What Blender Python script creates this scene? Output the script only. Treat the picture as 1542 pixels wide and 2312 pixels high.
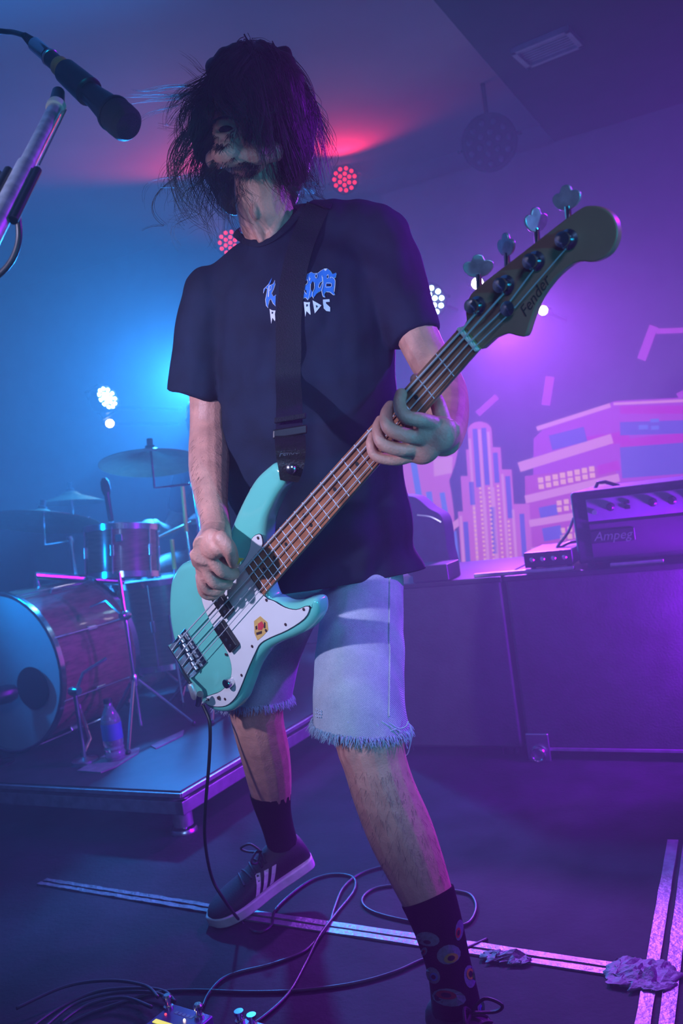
import bpy, bmesh, math, random
from mathutils import Vector, Matrix, noise
from mathutils.bvhtree import BVHTree
for o in list(bpy.data.objects): bpy.data.objects.remove(o)
random.seed(7)
COL = bpy.context.scene.collection
SC = bpy.context.scene
V = Vector
# ------------------------------------------------------------------ camera
FPX, CAMH = 2000.0, 0.95
PITCH, ROLL = math.radians(1.46), math.radians(7.75)
FWD = V((0, math.cos(PITCH), -math.sin(PITCH)))
_r0, _u0 = V((1, 0, 0)), V((0, math.sin(PITCH), math.cos(PITCH)))
RGT = math.cos(ROLL) * _r0 - math.sin(ROLL) * _u0
UPV = math.sin(ROLL) * _r0 + math.cos(ROLL) * _u0
CAM = V((0, 0, CAMH))
cd = bpy.data.cameras.new('camera'); cam = bpy.data.objects.new('camera', cd); COL.objects.link(cam)
cd.lens = 36.0 * FPX / 2312; cd.sensor_width = 36; cd.sensor_fit = 'AUTO'; cd.clip_start = 0.05
M3 = Matrix((RGT, UPV, -FWD)).transposed()
cam.matrix_world = Matrix.Translation(CAM) @ M3.to_4x4()
cd.dof.use_dof = True; cd.dof.focus_distance = 1.58; cd.dof.aperture_fstop = 5.6
SC.camera = cam
# ------------------------------------------------------------------ world, exposure
w = bpy.data.worlds.new('dark_room'); SC.world = w; w.use_nodes = True
w.node_tree.nodes['Background'].inputs[0].default_value = (0.004, 0.012, 0.05, 1)
w.node_tree.nodes['Background'].inputs[1].default_value = 0.6
_vs = w.node_tree.nodes.new('ShaderNodeVolumeScatter'); _vs.inputs['Density'].default_value = .05; _vs.inputs['Anisotropy'].default_value = .25   # thin stage smoke in the air
w.node_tree.links.new(_vs.outputs[0], w.node_tree.nodes['World Output'].inputs['Volume'])
SC.view_settings.view_transform = 'Standard'; SC.view_settings.look = 'None'
SC.view_settings.gamma = 1.0; SC.view_settings.use_curve_mapping = False
SC.view_settings.exposure = 0.12
SC.cycles.use_denoising = True
SC.cycles.use_adaptive_sampling = True; SC.cycles.adaptive_threshold = .03; SC.cycles.adaptive_min_samples = 16
SC.cycles.volume_bounces = 0
SC.cycles.max_bounces = 6; SC.cycles.diffuse_bounces = 2; SC.cycles.glossy_bounces = 2
SC.cycles.transmission_bounces = 4; SC.cycles.sample_clamp_indirect = 4.0
SC.cycles.caustics_reflective = False; SC.cycles.caustics_refractive = False

def ray(px, py): return RGT * ((px - 771) / FPX) + UPV * ((1156 - py) / FPX) + FWD
def P(px, py, d): return CAM + ray(px, py) * d                      # a point seen there, d metres deep
def Fl(px, py, z=0.0):                                              # a point of a level plane
    v = ray(px, py); return CAM + v * ((z - CAMH) / v.z)
def Pl(px, py, o, n):
    v = ray(px, py); return CAM + v * ((o - CAM).dot(n) / v.dot(n))
YAW = math.radians(27.6)
SV, SU = V((math.cos(YAW), -math.sin(YAW), 0)), V((math.sin(YAW), math.cos(YAW), 0))   # stage right, stage depth
def S(v, u, z): return SV * v + SU * u + V((0, 0, z))
def vu(p): return p.dot(SV), p.dot(SU)

# ------------------------------------------------------------------ stage lights
def spot(name, loc, target, col, power, size=60, blend=.6, radius=.06):
    l = bpy.data.lights.new(name, 'SPOT'); l.color = col; l.energy = power; l.spot_size = math.radians(size)
    l.spot_blend = blend; l.shadow_soft_size = radius
    o = bpy.data.objects.new(name, l); COL.objects.link(o); o.location = loc
    o.rotation_euler = (V(target) - V(loc)).to_track_quat('-Z', 'Y').to_euler(); return o
def point(name, loc, col, power, radius=.05):
    l = bpy.data.lights.new(name, 'POINT'); l.color = col; l.energy = power; l.shadow_soft_size = radius
    o = bpy.data.objects.new(name, l); COL.objects.link(o); o.location = loc; return o
WALL_U = 4.9; CEIL = 2.75
spot('front_wash_lamp', (-1.1, 0.55, 1.48), P(520, 1060, 1.65), (.66, .62, 1.0), 132, 50, .9, .03)
spot('front_teal_lamp', (1.5, -0.6, 0.75), P(860, 1000, 1.4), (.0, .62, 1.0), 108, 36, .9, .05)
spot('front_blue_lamp', (0.3, -2.0, 2.3), P(750, 1300, 1.8), (.24, .47, 1.0), 250, 27, .9, .45)
spot('blue_back_lamp', P(436, 845, 4.7), P(120, 1500, 2.5), (.02, .30, 1.0), 1000, 130, .7, .10)
spot('violet_back_lamp', P(1120, 700, 4.3), P(1650, 1450, 2.4), (.40, .07, 1.0), 680, 92, .8, .10)
spot('magenta_side_lamp', S(1.5, 3.4, 2.5), Fl(1350, 2000), (.34, .0, 1.0), 640, 70, .6, .06)
spot('violet_side_lamp', P(1860, 1330, 2.35), P(1150, 1480, 3.0), (.30, .0, 1.0), 210, 120, .8, .06)
spot('blue_side_lamp', P(-330, 1200, 2.9), P(500, 1300, 2.9), (.0, .30, 1.0), 30, 130, .8, .06)
spot('red_back_lamp', P(775, 415, 4.85), P(775, 415, 4.85) - FWD * 1.0 + UPV * .35, (1.0, .02, .08), 14, 120, .7, .05)
spot('red_back_lamp_second', P(520, 545, 4.85), P(520, 545, 4.85) - FWD * .7 + UPV * .45 - RGT * .5, (1.0, .03, .12), 18, 100, .7, .05)

# ------------------------------------------------------------------ materials
def lin(c):
    c = c / 255.0; return c / 12.92 if c <= .04045 else ((c + .055) / 1.055) ** 2.4
def rgb(r, g, b): return (lin(r), lin(g), lin(b), 1)
MATS = {}
def mat(name, col, rough=.5, metal=0.0, var=0.0, scale=20.0, bump=0.0, bscale=120.0, emit=None, estr=0.0,
        trans=0.0, coat=0.0, spec=.5, stretch=None, sss=0.0):
    m = bpy.data.materials.new(name); m.use_nodes = True; nt = m.node_tree; b = nt.nodes['Principled BSDF']
    b.inputs['Base Color'].default_value = col; b.inputs['Roughness'].default_value = rough
    b.inputs['Metallic'].default_value = metal; b.inputs['Transmission Weight'].default_value = trans
    b.inputs['Coat Weight'].default_value = coat; b.inputs['Specular IOR Level'].default_value = spec
    if sss:
        b.inputs['Subsurface Weight'].default_value = sss; b.inputs['Subsurface Radius'].default_value = (.012, .005, .003)
        b.inputs['Subsurface Scale'].default_value = .5
    tc = nt.nodes.new('ShaderNodeTexCoord'); mp = nt.nodes.new('ShaderNodeMapping')
    nt.links.new(tc.outputs['Object'], mp.inputs['Vector'])
    if stretch: mp.inputs['Scale'].default_value = stretch
    if var:
        n = nt.nodes.new('ShaderNodeTexNoise'); n.inputs['Scale'].default_value = scale; n.inputs['Detail'].default_value = 5
        nt.links.new(mp.outputs[0], n.inputs['Vector'])
        r = nt.nodes.new('ShaderNodeValToRGB'); r.color_ramp.elements[0].position = .3; r.color_ramp.elements[1].position = .7
        r.color_ramp.elements[0].color = [c * (1 - var) for c in col[:3]] + [1]
        r.color_ramp.elements[1].color = [min(1, c * (1 + var)) for c in col[:3]] + [1]
        nt.links.new(n.outputs[0], r.inputs[0]); nt.links.new(r.outputs[0], b.inputs['Base Color'])
    if bump:
        n2 = nt.nodes.new('ShaderNodeTexNoise'); n2.inputs['Scale'].default_value = bscale; n2.inputs['Detail'].default_value = 4
        nt.links.new(mp.outputs[0], n2.inputs['Vector'])
        bp = nt.nodes.new('ShaderNodeBump'); bp.inputs['Strength'].default_value = bump; bp.inputs['Distance'].default_value = .004
        nt.links.new(n2.outputs[0], bp.inputs['Height']); nt.links.new(bp.outputs[0], b.inputs['Normal'])
    if emit:
        b.inputs['Emission Color'].default_value = emit; b.inputs['Emission Strength'].default_value = estr
    MATS[name] = m; return m
mat('floor', (.012, .012, .014, 1), .75, spec=.10, var=.5, scale=9, bump=.35, bscale=90)
mat('wall', (.30, .30, .34, 1), .8, var=.12, scale=3, bump=.1, bscale=60)
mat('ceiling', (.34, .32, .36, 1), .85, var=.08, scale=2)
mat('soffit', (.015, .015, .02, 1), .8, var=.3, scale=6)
mat('vent', (.42, .42, .45, 1), .5, var=.1)
mat('skin', (.60, .29, .22, 1), .48, var=.16, scale=38, bump=.25, bscale=260, sss=.12)
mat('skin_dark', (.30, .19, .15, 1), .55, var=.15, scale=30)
mat('hair', (.034, .020, .013, 1), .50, var=.5, scale=60, spec=.35)
mat('shirt', (.007, .014, .036, 1), .85, var=.35, scale=14, bump=.25, bscale=700, spec=.25)  # black cloth with the blue veil of the haze put into its colour
mat('collar', (.011, .016, .034, 1), .9, bump=.4, bscale=500, spec=.2)
mat('strap', (.005, .008, .018, 1), .7, bump=.5, bscale=420, spec=.3)
mat('leather', (.012, .012, .013, 1), .38, var=.3, scale=90, bump=.35, bscale=300)
mat('print_blue', rgb(40, 120, 215), .7); mat('print_white', rgb(225, 228, 240), .7)
mat('sock', (.008, .008, .010, 1), .95, bump=.5, bscale=600, spec=.1)
mat('eye_white', rgb(85, 108, 118), .9, var=.25, scale=200); mat('eye_red', rgb(150, 40, 30), .9)
mat('eye_yellow', rgb(150, 135, 30), .9); mat('eye_black', (.004, .004, .005, 1), .9); mat('eye_blue', rgb(50, 100, 170), .9)
mat('shoe', (.012, .012, .014, 1), .65, var=.3, scale=40, bump=.2, bscale=300)
mat('rubber_white', (.62, .60, .58, 1), .55, var=.12, scale=50)
mat('seafoam', (.14, .56, .44, 1), .16, var=.03, scale=4, coat=.6)
mat('guard', (.70, .68, .66, 1), .28, var=.04, scale=12, coat=.2)
mat('guard_edge', (.02, .02, .02, 1), .4)
mat('rosewood', (.30, .11, .055, 1), .42, var=.35, scale=30, stretch=(1, 1, 1))
mat('maple', (.42, .25, .10, 1), .35, var=.15, scale=18, coat=.3)
mat('head_face', (.38, .16, .10, 1), .4, var=.1, scale=18, coat=.2)
mat('logo_dark', (.05, .04, .03, 1), .4); mat('bone', (.75, .72, .62, 1), .4)
mat('chrome', (.75, .76, .78, 1), .14, 1.0, var=.05, scale=80)
mat('emboss', (.05, .06, .08, 1), .5)
mat('string_wire', (.62, .62, .66, 1), .38, .35)
mat('satin', (.70, .70, .74, 1), .36, .75, var=.25, scale=60)
mat('steel', (.62, .63, .66, 1), .28, 1.0); mat('yellow_glint', (.92, .72, .14, 1), .35, .3)  # the yellow one paints reflected light into the chrome stand rods
mat('black_plastic', (.010, .010, .011, 1), .35, var=.2, scale=50)
mat('black_cloth', (.012, .012, .013, 1), .9, var=.4, scale=60, bump=.5, bscale=500)
mat('case', (.020, .019, .024, 1), .7, var=.35, scale=14, bump=.3, bscale=160)
mat('grille', (.020, .020, .022, 1), .6, .3, bump=.8, bscale=900)
mat('amp_panel', (.22, .22, .26, 1), .45, .3, var=.1)
mat('drum_shell', (.16, .10, .06, 1), .25, var=.35, scale=16, coat=.5, stretch=(1, 1, 6))
mat('drum_head', (.45, .47, .50, 1), .45, var=.06, scale=10)
mat('cymbal', (.17, .12, .06, 1), .42, .8, var=.15, scale=40)
mat('deck', (.025, .022, .022, 1), .5, var=.4, scale=14)
mat('aluminium', (.48, .49, .52, 1), .38, .85, var=.15, scale=30)
mat('tape_worn', (.07, .07, .08, 1), .6, .2, var=.6, scale=60, bump=.6, bscale=110)
mat('tape', (.24, .23, .26, 1), .42, .4, var=.25, scale=40, bump=.6, bscale=110)
mat('cable', (.013, .013, .016, 1), .42, var=.2, scale=60)
mat('denim', (.10, .17, .32, 1), .9)
mat('thread', (.42, .50, .62, 1), .9)
mat('pet', (.75, .90, .95, 1), .08, trans=.85); mat('label_paper', rgb(60, 90, 150), .6)
mat('towel', (.20, .17, .17, 1), .95, var=.25, scale=30, bump=.6, bscale=200)
mat('lens_cyan', (.2, .8, 1, 1), .3, emit=(.45, .90, 1, 1), estr=26); mat('lens_white', (1, 1, 1, 1), .3, emit=(1, .86, .95, 1), estr=18)
mat('lens_warm', (1, .8, .5, 1), .3, emit=(1, .78, .5, 1), estr=12); mat('lens_red', (1, .05, .05, 1), .3, emit=(1, .012, .02, 1), estr=2.2)
mat('lens_off', (.12, .12, .14, 1), .15); mat('led_yellow', (.6, .6, .1, 1), .4, emit=(.75, .72, .08, 1), estr=1.0)
mat('led_red', (.8, .05, .05, 1), .4, emit=(1, .05, .08, 1), estr=2.0); mat('pedal', (.10, .07, .22, 1), .35, .3, var=.2)
mat('pick_yellow', (.80, .55, .05, 1), .4); mat('sticker_tan', rgb(205, 165, 90), .5, var=.15, scale=90)
mat('sticker_red', rgb(200, 60, 70), .5); mat('sticker_dark', rgb(60, 40, 40), .5); mat('paper', (.6, .6, .62, 1), .8)
mat('jeans_dark', (.02, .025, .05, 1), .9, var=.3)

def denim_nodes():                                                  # twill weave: fine diagonal ribs of light and dark yarn
    m = MATS['denim']; nt = m.node_tree; b = nt.nodes['Principled BSDF']
    tc = nt.nodes.new('ShaderNodeTexCoord'); mp = nt.nodes.new('ShaderNodeMapping')
    mp.inputs['Rotation'].default_value = (0, math.radians(35), 0); nt.links.new(tc.outputs['Object'], mp.inputs[0])
    wv = nt.nodes.new('ShaderNodeTexWave'); wv.inputs['Scale'].default_value = 150; wv.inputs['Distortion'].default_value = 3.0
    wv.inputs['Detail'].default_value = 2; wv.inputs['Detail Scale'].default_value = 6
    nt.links.new(mp.outputs[0], wv.inputs[0])
    ns = nt.nodes.new('ShaderNodeTexNoise'); ns.inputs['Scale'].default_value = 16; ns.inputs['Detail'].default_value = 4
    nt.links.new(tc.outputs['Object'], ns.inputs[0])
    r = nt.nodes.new('ShaderNodeValToRGB'); r.color_ramp.elements[0].color = (.22, .28, .36, 1); r.color_ramp.elements[1].color = (.58, .62, .66, 1)
    nt.links.new(wv.outputs[0], r.inputs[0])
    mx = nt.nodes.new('ShaderNodeMixRGB'); mx.blend_type = 'MULTIPLY'; mx.inputs[0].default_value = .7
    r2 = nt.nodes.new('ShaderNodeValToRGB'); r2.color_ramp.elements[0].position = .3; r2.color_ramp.elements[0].color = (.55, .58, .65, 1)
    r2.color_ramp.elements[1].position = .7; r2.color_ramp.elements[1].color = (1, 1, 1, 1)
    nt.links.new(ns.outputs[0], r2.inputs[0]); nt.links.new(r.outputs[0], mx.inputs[1]); nt.links.new(r2.outputs[0], mx.inputs[2])
    nt.links.new(mx.outputs[0], b.inputs['Base Color'])
    bp = nt.nodes.new('ShaderNodeBump'); bp.inputs['Strength'].default_value = .35; bp.inputs['Distance'].default_value = .002
    nt.links.new(wv.outputs[0], bp.inputs['Height']); nt.links.new(bp.outputs[0], b.inputs['Normal'])
denim_nodes()

# ------------------------------------------------------------------ mesh builder
def frame(z, x=None):
    z = z.normalized(); x = x or (V((1, 0, 0)) if abs(z.x) < .9 else V((0, 1, 0)))
    x = (x - z * x.dot(z)).normalized(); return x, z.cross(x), z
class MB:
    def __init__(s): s.v = []; s.f = []
    def add(s, vs, fs):
        o = len(s.v); s.v += [V(p) for p in vs]; s.f += [tuple(i + o for i in f) for f in fs]; return s
    def box(s, c, sx, sy, sz, ax=None):
        x, y, z = ax or (V((1, 0, 0)), V((0, 1, 0)), V((0, 0, 1)))
        vs = [c + x * (i * sx / 2) + y * (j * sy / 2) + z * (k * sz / 2) for i in (-1, 1) for j in (-1, 1) for k in (-1, 1)]
        return s.add(vs, [(0, 1, 3, 2), (4, 6, 7, 5), (0, 4, 5, 1), (2, 3, 7, 6), (0, 2, 6, 4), (1, 5, 7, 3)])
    def tube(s, pts, rad, n=10, side=None, closed=False, power=2.0, caps=True):
        pts = [V(p) for p in pts]; m = len(pts)
        if not isinstance(rad, list): rad = [rad] * m
        rad = [(r, r) if not isinstance(r, (list, tuple)) else r for r in rad]
        vs = []; x = None
        for i, p in enumerate(pts):
            if closed: t = pts[(i + 1) % m] - pts[i - 1]
            else: t = pts[min(i + 1, m - 1)] - pts[max(i - 1, 0)]
            t = t.normalized() if t.length > 1e-9 else V((0, 0, 1))
            if x is None: x, y, _ = frame(t, side)
            else:
                x = side if side is not None else x
                x = (x - t * x.dot(t)).normalized(); y = t.cross(x)
            for k in range(n):
                a = 2 * math.pi * k / n; c, sn = math.cos(a), math.sin(a)
                if power != 2.0:
                    c = math.copysign(abs(c) ** (2 / power), c); sn = math.copysign(abs(sn) ** (2 / power), sn)
                vs.append(p + x * (rad[i][0] * c) + y * (rad[i][1] * sn))
        fs = []
        for i in range(m if closed else m - 1):
            j = (i + 1) % m
            for k in range(n): fs.append((i * n + k, i * n + (k + 1) % n, j * n + (k + 1) % n, j * n + k))
        if not closed and caps: fs += [tuple(reversed(range(n))), tuple(range((m - 1) * n, m * n))]
        return s.add(vs, fs)
    def lathe(s, prof, o, z, n=24, x=None):
        x, y, z = frame(z, x); vs = []
        for r, h in prof:
            for k in range(n):
                a = 2 * math.pi * k / n; vs.append(o + x * (r * math.cos(a)) + y * (r * math.sin(a)) + z * h)
        m = len(prof); fs = [(i * n + k, i * n + (k + 1) % n, (i + 1) * n + (k + 1) % n, (i + 1) * n + k) for i in range(m - 1) for k in range(n)]
        if prof[0][0] > 1e-6: fs.append(tuple(reversed(range(n))))
        if prof[-1][0] > 1e-6: fs.append(tuple(range((m - 1) * n, m * n)))
        return s.add(vs, fs)
    def cyl(s, a, b, r, n=16, r2=None):
        return s.lathe([(r, 0), (r if r2 is None else r2, (b - a).length)], V(a), (V(b) - V(a)), n)
    def prism(s, poly, fn, h0, h1):
        n = len(poly); vs = [fn(p[0], p[1], h0) for p in poly] + [fn(p[0], p[1], h1) for p in poly]
        return s.add(vs, [tuple(reversed(range(n))), tuple(range(n, 2 * n))] + [(i, (i + 1) % n, n + (i + 1) % n, n + i) for i in range(n)])
    def ball(s, c, r, ax=None, nu=14, nv=10):
        x, y, z = ax or (V((1, 0, 0)), V((0, 1, 0)), V((0, 0, 1)))
        rx, ry, rz = r if isinstance(r, (tuple, list)) else (r, r, r)
        vs = [c - z * rz]; 
        for i in range(1, nv):
            a = math.pi * i / nv - math.pi / 2
            for k in range(nu):
                b = 2 * math.pi * k / nu
                vs.append(c + x * (rx * math.cos(a) * math.cos(b)) + y * (ry * math.cos(a) * math.sin(b)) + z * (rz * math.sin(a)))
        vs.append(c + z * rz); fs = []; T = len(vs) - 1
        for k in range(nu):
            fs.append((0, 1 + (k + 1) % nu, 1 + k)); fs.append((T, T - nu + k, T - nu + (k + 1) % nu))
            for i in range(nv - 2):
                a = 1 + i * nu; fs.append((a + k, a + (k + 1) % nu, a + nu + (k + 1) % nu, a + nu + k))
        return s.add(vs, fs)
    def mesh(s, name, origin=V((0, 0, 0))):
        me = bpy.data.meshes.new(name); me.from_pydata([tuple(p - origin) for p in s.v], [], s.f)
        bm = bmesh.new(); bm.from_mesh(me); bmesh.ops.recalc_face_normals(bm, faces=bm.faces); bm.to_mesh(me); bm.free()
        return me
    def build(s, name, m, parent=None, origin=None, smooth=40, bevel=0.0, bseg=2):
        o0 = V(origin) if origin is not None else V((0, 0, 0))
        return put(name, s.mesh(name, o0), m, parent, o0, smooth, bevel, bseg)
def put(name, me, m, parent=None, o0=V((0, 0, 0)), smooth=40, bevel=0.0, bseg=2):
    me.materials.clear(); me.materials.append(MATS[m])
    if smooth:
        for p in me.polygons: p.use_smooth = True
        me.set_sharp_from_angle(angle=math.radians(smooth))
    o = bpy.data.objects.new(name, me); COL.objects.link(o); o.location = o0
    if parent is not None: child(o, parent)
    if bevel:
        b = o.modifiers.new('bevel', 'BEVEL'); b.width = bevel; b.segments = bseg; b.limit_method = 'ANGLE'; b.angle_limit = math.radians(35); b.harden_normals = True
    return o
def wloc(o): return V(o.location) if o.parent is None else wloc(o.parent) + V(o.location) + o.matrix_parent_inverse.translation
def child(o, p):
    o.parent = p; o.matrix_parent_inverse = Matrix.Translation(-wloc(p))
def tag(o, label, cat, group=None, kind=None):
    if label: o['label'] = label
    if cat: o['category'] = cat
    if group: o['group'] = group
    if kind: o['kind'] = kind
    return o
def thing(name, loc, label, cat, group=None):
    o = bpy.data.objects.new(name, None); COL.objects.link(o); o.location = loc; o.empty_display_size = .05
    return tag(o, label, cat, group)
def struct(o): o['kind'] = 'structure'; return o
def spline(pts, n=8, closed=False):                                 # Catmull-Rom through points (any dimension)
    m = len(pts); out = []
    for i in range(m if closed else m - 1):
        g = lambda k: pts[k % m] if closed else pts[max(0, min(m - 1, k))]
        a, b, c, d = g(i - 1), g(i), g(i + 1), g(i + 2)
        for k in range(n):
            t = k / n
            out.append(tuple(.5 * (2 * b[j] + (c[j] - a[j]) * t + (2 * a[j] - 5 * b[j] + 4 * c[j] - d[j]) * t * t + (3 * b[j] - a[j] - 3 * c[j] + d[j]) * t ** 3) for j in range(len(b))))
    if not closed: out.append(tuple(pts[-1]))
    return out
def fuse(mb, voxel, it=4, fac=.5):                                  # one continuous skin over overlapping forms
    me = mb.mesh('forms'); o = bpy.data.objects.new('forms', me); COL.objects.link(o)
    r = o.modifiers.new('r', 'REMESH'); r.mode = 'VOXEL'; r.voxel_size = voxel
    if it: q = o.modifiers.new('s', 'SMOOTH'); q.factor = fac; q.iterations = it
    dg = bpy.context.evaluated_depsgraph_get(); dg.update()
    out = bpy.data.meshes.new_from_object(o.evaluated_get(dg)); bpy.data.objects.remove(o); return out
def cut(me, co, no, rad):                                           # trims an open hem in a closed skin
    bm = bmesh.new(); bm.from_mesh(me); fs = [f for f in bm.faces if (f.calc_center_median() - co).length < rad]
    g = set(fs)
    for f in fs: g.update(f.verts); g.update(f.edges)
    bmesh.ops.bisect_plane(bm, geom=list(g), plane_co=co, plane_no=no.normalized(), clear_outer=True); bm.to_mesh(me); bm.free(); return me
def shift(me, o0):
    me.transform(Matrix.Translation(-o0)); return me
def text_mb(txt, size, fn, depth=.0, shear=0.0, spacing=1.0):       # flat lettering laid on a surface by fn(x, y)
    c = bpy.data.curves.new('t', 'FONT'); c.body = txt; c.size = size; c.align_x = 'CENTER'; c.align_y = 'CENTER'; c.shear = shear; c.space_character = spacing
    c.resolution_u = 3
    o = bpy.data.objects.new('t', c); COL.objects.link(o); dg = bpy.context.evaluated_depsgraph_get(); dg.update()
    me = bpy.data.meshes.new_from_object(o.evaluated_get(dg)); mb = MB()
    mb.add([fn(v.co.x, v.co.y) for v in me.vertices], [tuple(p.vertices) for p in me.polygons]); bpy.data.objects.remove(o); return mb
def bvh_of(me, o0=V((0, 0, 0))):
    return BVHTree.FromPolygons([v.co + o0 for v in me.vertices], [tuple(p.vertices) for p in me.polygons])
# ================================================================== the room
AX = (SV, SU, V((0, 0, 1)))
VL, VR, U0 = -6.3, 1.7, -3.2
def slab(name, v0, v1, u0, u1, z0, z1, m):
    c = S((v0 + v1) / 2, (u0 + u1) / 2, (z0 + z1) / 2)
    return struct(MB().box(c, v1 - v0, u1 - u0, z1 - z0, AX).build(name, m, None, c, 0))
slab('floor', VL, VR, U0, WALL_U, -.1, 0, 'floor')
slab('wall_back', VL, VR, WALL_U, WALL_U + .12, 0, CEIL, 'wall')
slab('wall_left', VL - .12, VL, U0, WALL_U, 0, CEIL, 'wall')
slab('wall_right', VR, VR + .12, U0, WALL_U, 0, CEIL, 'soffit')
slab('ceiling', VL, VR, U0, WALL_U, CEIL, CEIL + .1, 'ceiling')
e1, e2 = vu(Fl(1005, 0, 2.62)), vu(Fl(1110, 180, 2.62))
SOF_V = (e1[0] + e2[0]) / 2
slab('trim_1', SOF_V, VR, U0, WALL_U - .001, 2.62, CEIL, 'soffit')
# air vent on the dark soffit
vp = [Fl(x, y, 2.62) for x, y in ((1160, 107), (1293, 52), (1305, 96), (1182, 148))]
vc = sum(vp, V((0, 0, 0))) / 4; vx = (vp[1] - vp[0]).normalized(); vy = V((0, 0, 1)).cross(vx); VW, VH = (vp[1] - vp[0]).length, (vp[3] - vp[0]).length
vent = thing('ceiling_vent', vc, 'pale rectangular air vent fixed flat under the dark soffit', 'vent')
vax = (vx, vy, V((0, 0, 1)))
mb = MB()
for sx, sy, lx, ly in ((0, 1, VW, .02), (0, -1, VW, .02), (1, 0, .02, VH), (-1, 0, .02, VH)): mb.box(vc + vx * (sx * (VW / 2 - .01)) + vy * (sy * (VH / 2 - .01)) - V((0, 0, .012)), lx, ly, .022, vax)
mb.build('frame', 'vent', vent)
for k in range(7): MB().box(vc + vy * (-VH / 2 + .02 + (VH - .04) * (k + .5) / 7) - V((0, 0, .010)), VW - .04, .009, .004, vax).build('slat', 'vent', vent)

# ------------------------------------------------------------------ metal joint strips between the deck panels
def strip(name, p0, p1, wd, label, gap=.007, seg=14, jit=.0015, m='tape'):
    t = thing(name, (p0 + p1) / 2, label, 'floor strip'); d = (p1 - p0).normalized(); sd = V((0, 0, 1)).cross(d); L = (p1 - p0).length
    for sgn in (-1, 1):
        mb = MB(); vs = []
        for i in range(seg + 1):
            c = p0 + d * (L * i / seg) + sd * (sgn * (gap / 2 + wd / 4))
            w_ = wd / 4 * (1 + random.uniform(-.06, .06))
            vs += [c - sd * w_, c + sd * w_, c + sd * w_ + V((0, 0, .003 + random.uniform(0, jit))), c - sd * w_ + V((0, 0, .003 + random.uniform(0, jit)))]
        fs = [(0, 3, 2, 1), tuple(seg * 4 + k for k in range(4))]
        for i in range(seg):
            for k in range(4): fs.append((i * 4 + k, i * 4 + (k + 1) % 4, i * 4 + 4 + (k + 1) % 4, i * 4 + 4 + k))
        mb.add(vs, fs).build('rail', m, t, None, 20)
    return t
strip('deck_joint_strip', Fl(560, 2068), Fl(1450, 2200), .036, 'silver double rail strip across the floor, passing behind the sock')
strip('deck_joint_strip', Fl(95, 1992), Fl(540, 2064), .028, 'worn faint strip of scuffed tape on the floor in front of the drum riser', seg=40, jit=.002, m='tape_worn')
strip('deck_joint_strip', Fl(1538, 1900), Fl(1476, 2330), .050, 'wide magenta-lit metal rail strip running towards the amplifier', .012)
def crumple(px, py, a, b, nn, label, seed):
    c = Fl(px, py); rr = random.Random(seed); vs = []; fs = []
    for i in range(nn + 1):
        for j in range(nn + 1):
            x, y = (i / nn - .5), (j / nn - .5); e = 1 - .35 * (abs(y) * 2) ** 2
            n_ = noise.noise(V((x * 6 + seed, y * 6, 0))); z = .004 + max(0, (.5 - max(abs(x), abs(y)))) * .022 * (.6 + n_) + rr.uniform(0, .003)
            vs.append(c + SV * (x * a * e + n_ * .015) + SU * (y * b + n_ * .02) + V((0, 0, z)))
    q = nn + 1
    for i in range(nn):
        for j in range(nn): fs.append((i * q + j, (i + 1) * q + j, (i + 1) * q + j + 1, i * q + j + 1))
    o = MB().add(vs, fs).build('crumpled_tape', 'tape_worn', None, c, 12)
    so = o.modifiers.new('s', 'SOLIDIFY'); so.thickness = .0012
    tag(o, label, 'tape')
crumple(1450, 2205, .13, .10, 16, 'crumpled patch of shiny gaffer tape where two rail strips meet', 3)
crumple(1142, 2168, .10, .035, 10, 'small raised wrinkle of tape on the double rail strip', 5)

# ------------------------------------------------------------------ video wall with a drawn skyline
SCR_U = WALL_U - .06
so_, sn_ = S(0, SCR_U, 0), -SU
def sc_pt(px, py, lay=0): return Pl(px, py, so_ - SU * (.001 + .0015 * lay), sn_)
def emat(name, col, s):
    return mat(name, (.02, .02, .02, 1), .5, emit=(lin(col[0]), lin(col[1]), lin(col[2]), 1), estr=s)
ES = .65
for nm, c in dict(scr_sky=(60, 20, 110), scr_pink=(205, 105, 190), scr_light=(225, 150, 200), scr_blue=(85, 90, 200), scr_mag=(190, 40, 190), scr_rose=(185, 75, 175), scr_yel=(250, 185, 170), scr_vio=(110, 60, 190), scr_cyan=(90, 125, 225), scr_dim=(175, 70, 200)).items(): emat(nm, c, ES)
scr_v0, scr_v1 = vu(sc_pt(660, 1000))[0], VR - .05
scr = thing('video_wall', S((scr_v0 + scr_v1) / 2, SCR_U, .25), 'violet screen on the back wall showing a drawn pink city skyline', 'screen')
MB().box(S((scr_v0 + scr_v1) / 2, SCR_U + .02, 1.43), scr_v1 - scr_v0, .038, 2.38, AX).build('screen_panel', 'wall', scr)
def shape(name, m, polys, lay, parent=scr):
    mb = MB()
    for pg in polys: mb.add([sc_pt(x, y, lay) for x, y in pg], [tuple(range(len(pg)))])
    o = mb.build(name, m, parent, None, 0); return o
def bar(x0, y0, x1, y1, wd):                                        # upright or level strip between two points
    dx, dy = x1 - x0, y1 - y0; l = math.hypot(dx, dy); nx, ny = -dy / l * wd / 2, dx / l * wd / 2
    return [(x0 + nx, y0 + ny), (x1 + nx, y1 + ny), (x1 - nx, y1 - ny), (x0 - nx, y0 - ny)]
LN = .065
def up(x, y, y2): return x + (y2 - y) * LN                          # the drawing's uprights lean with the screen
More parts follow.
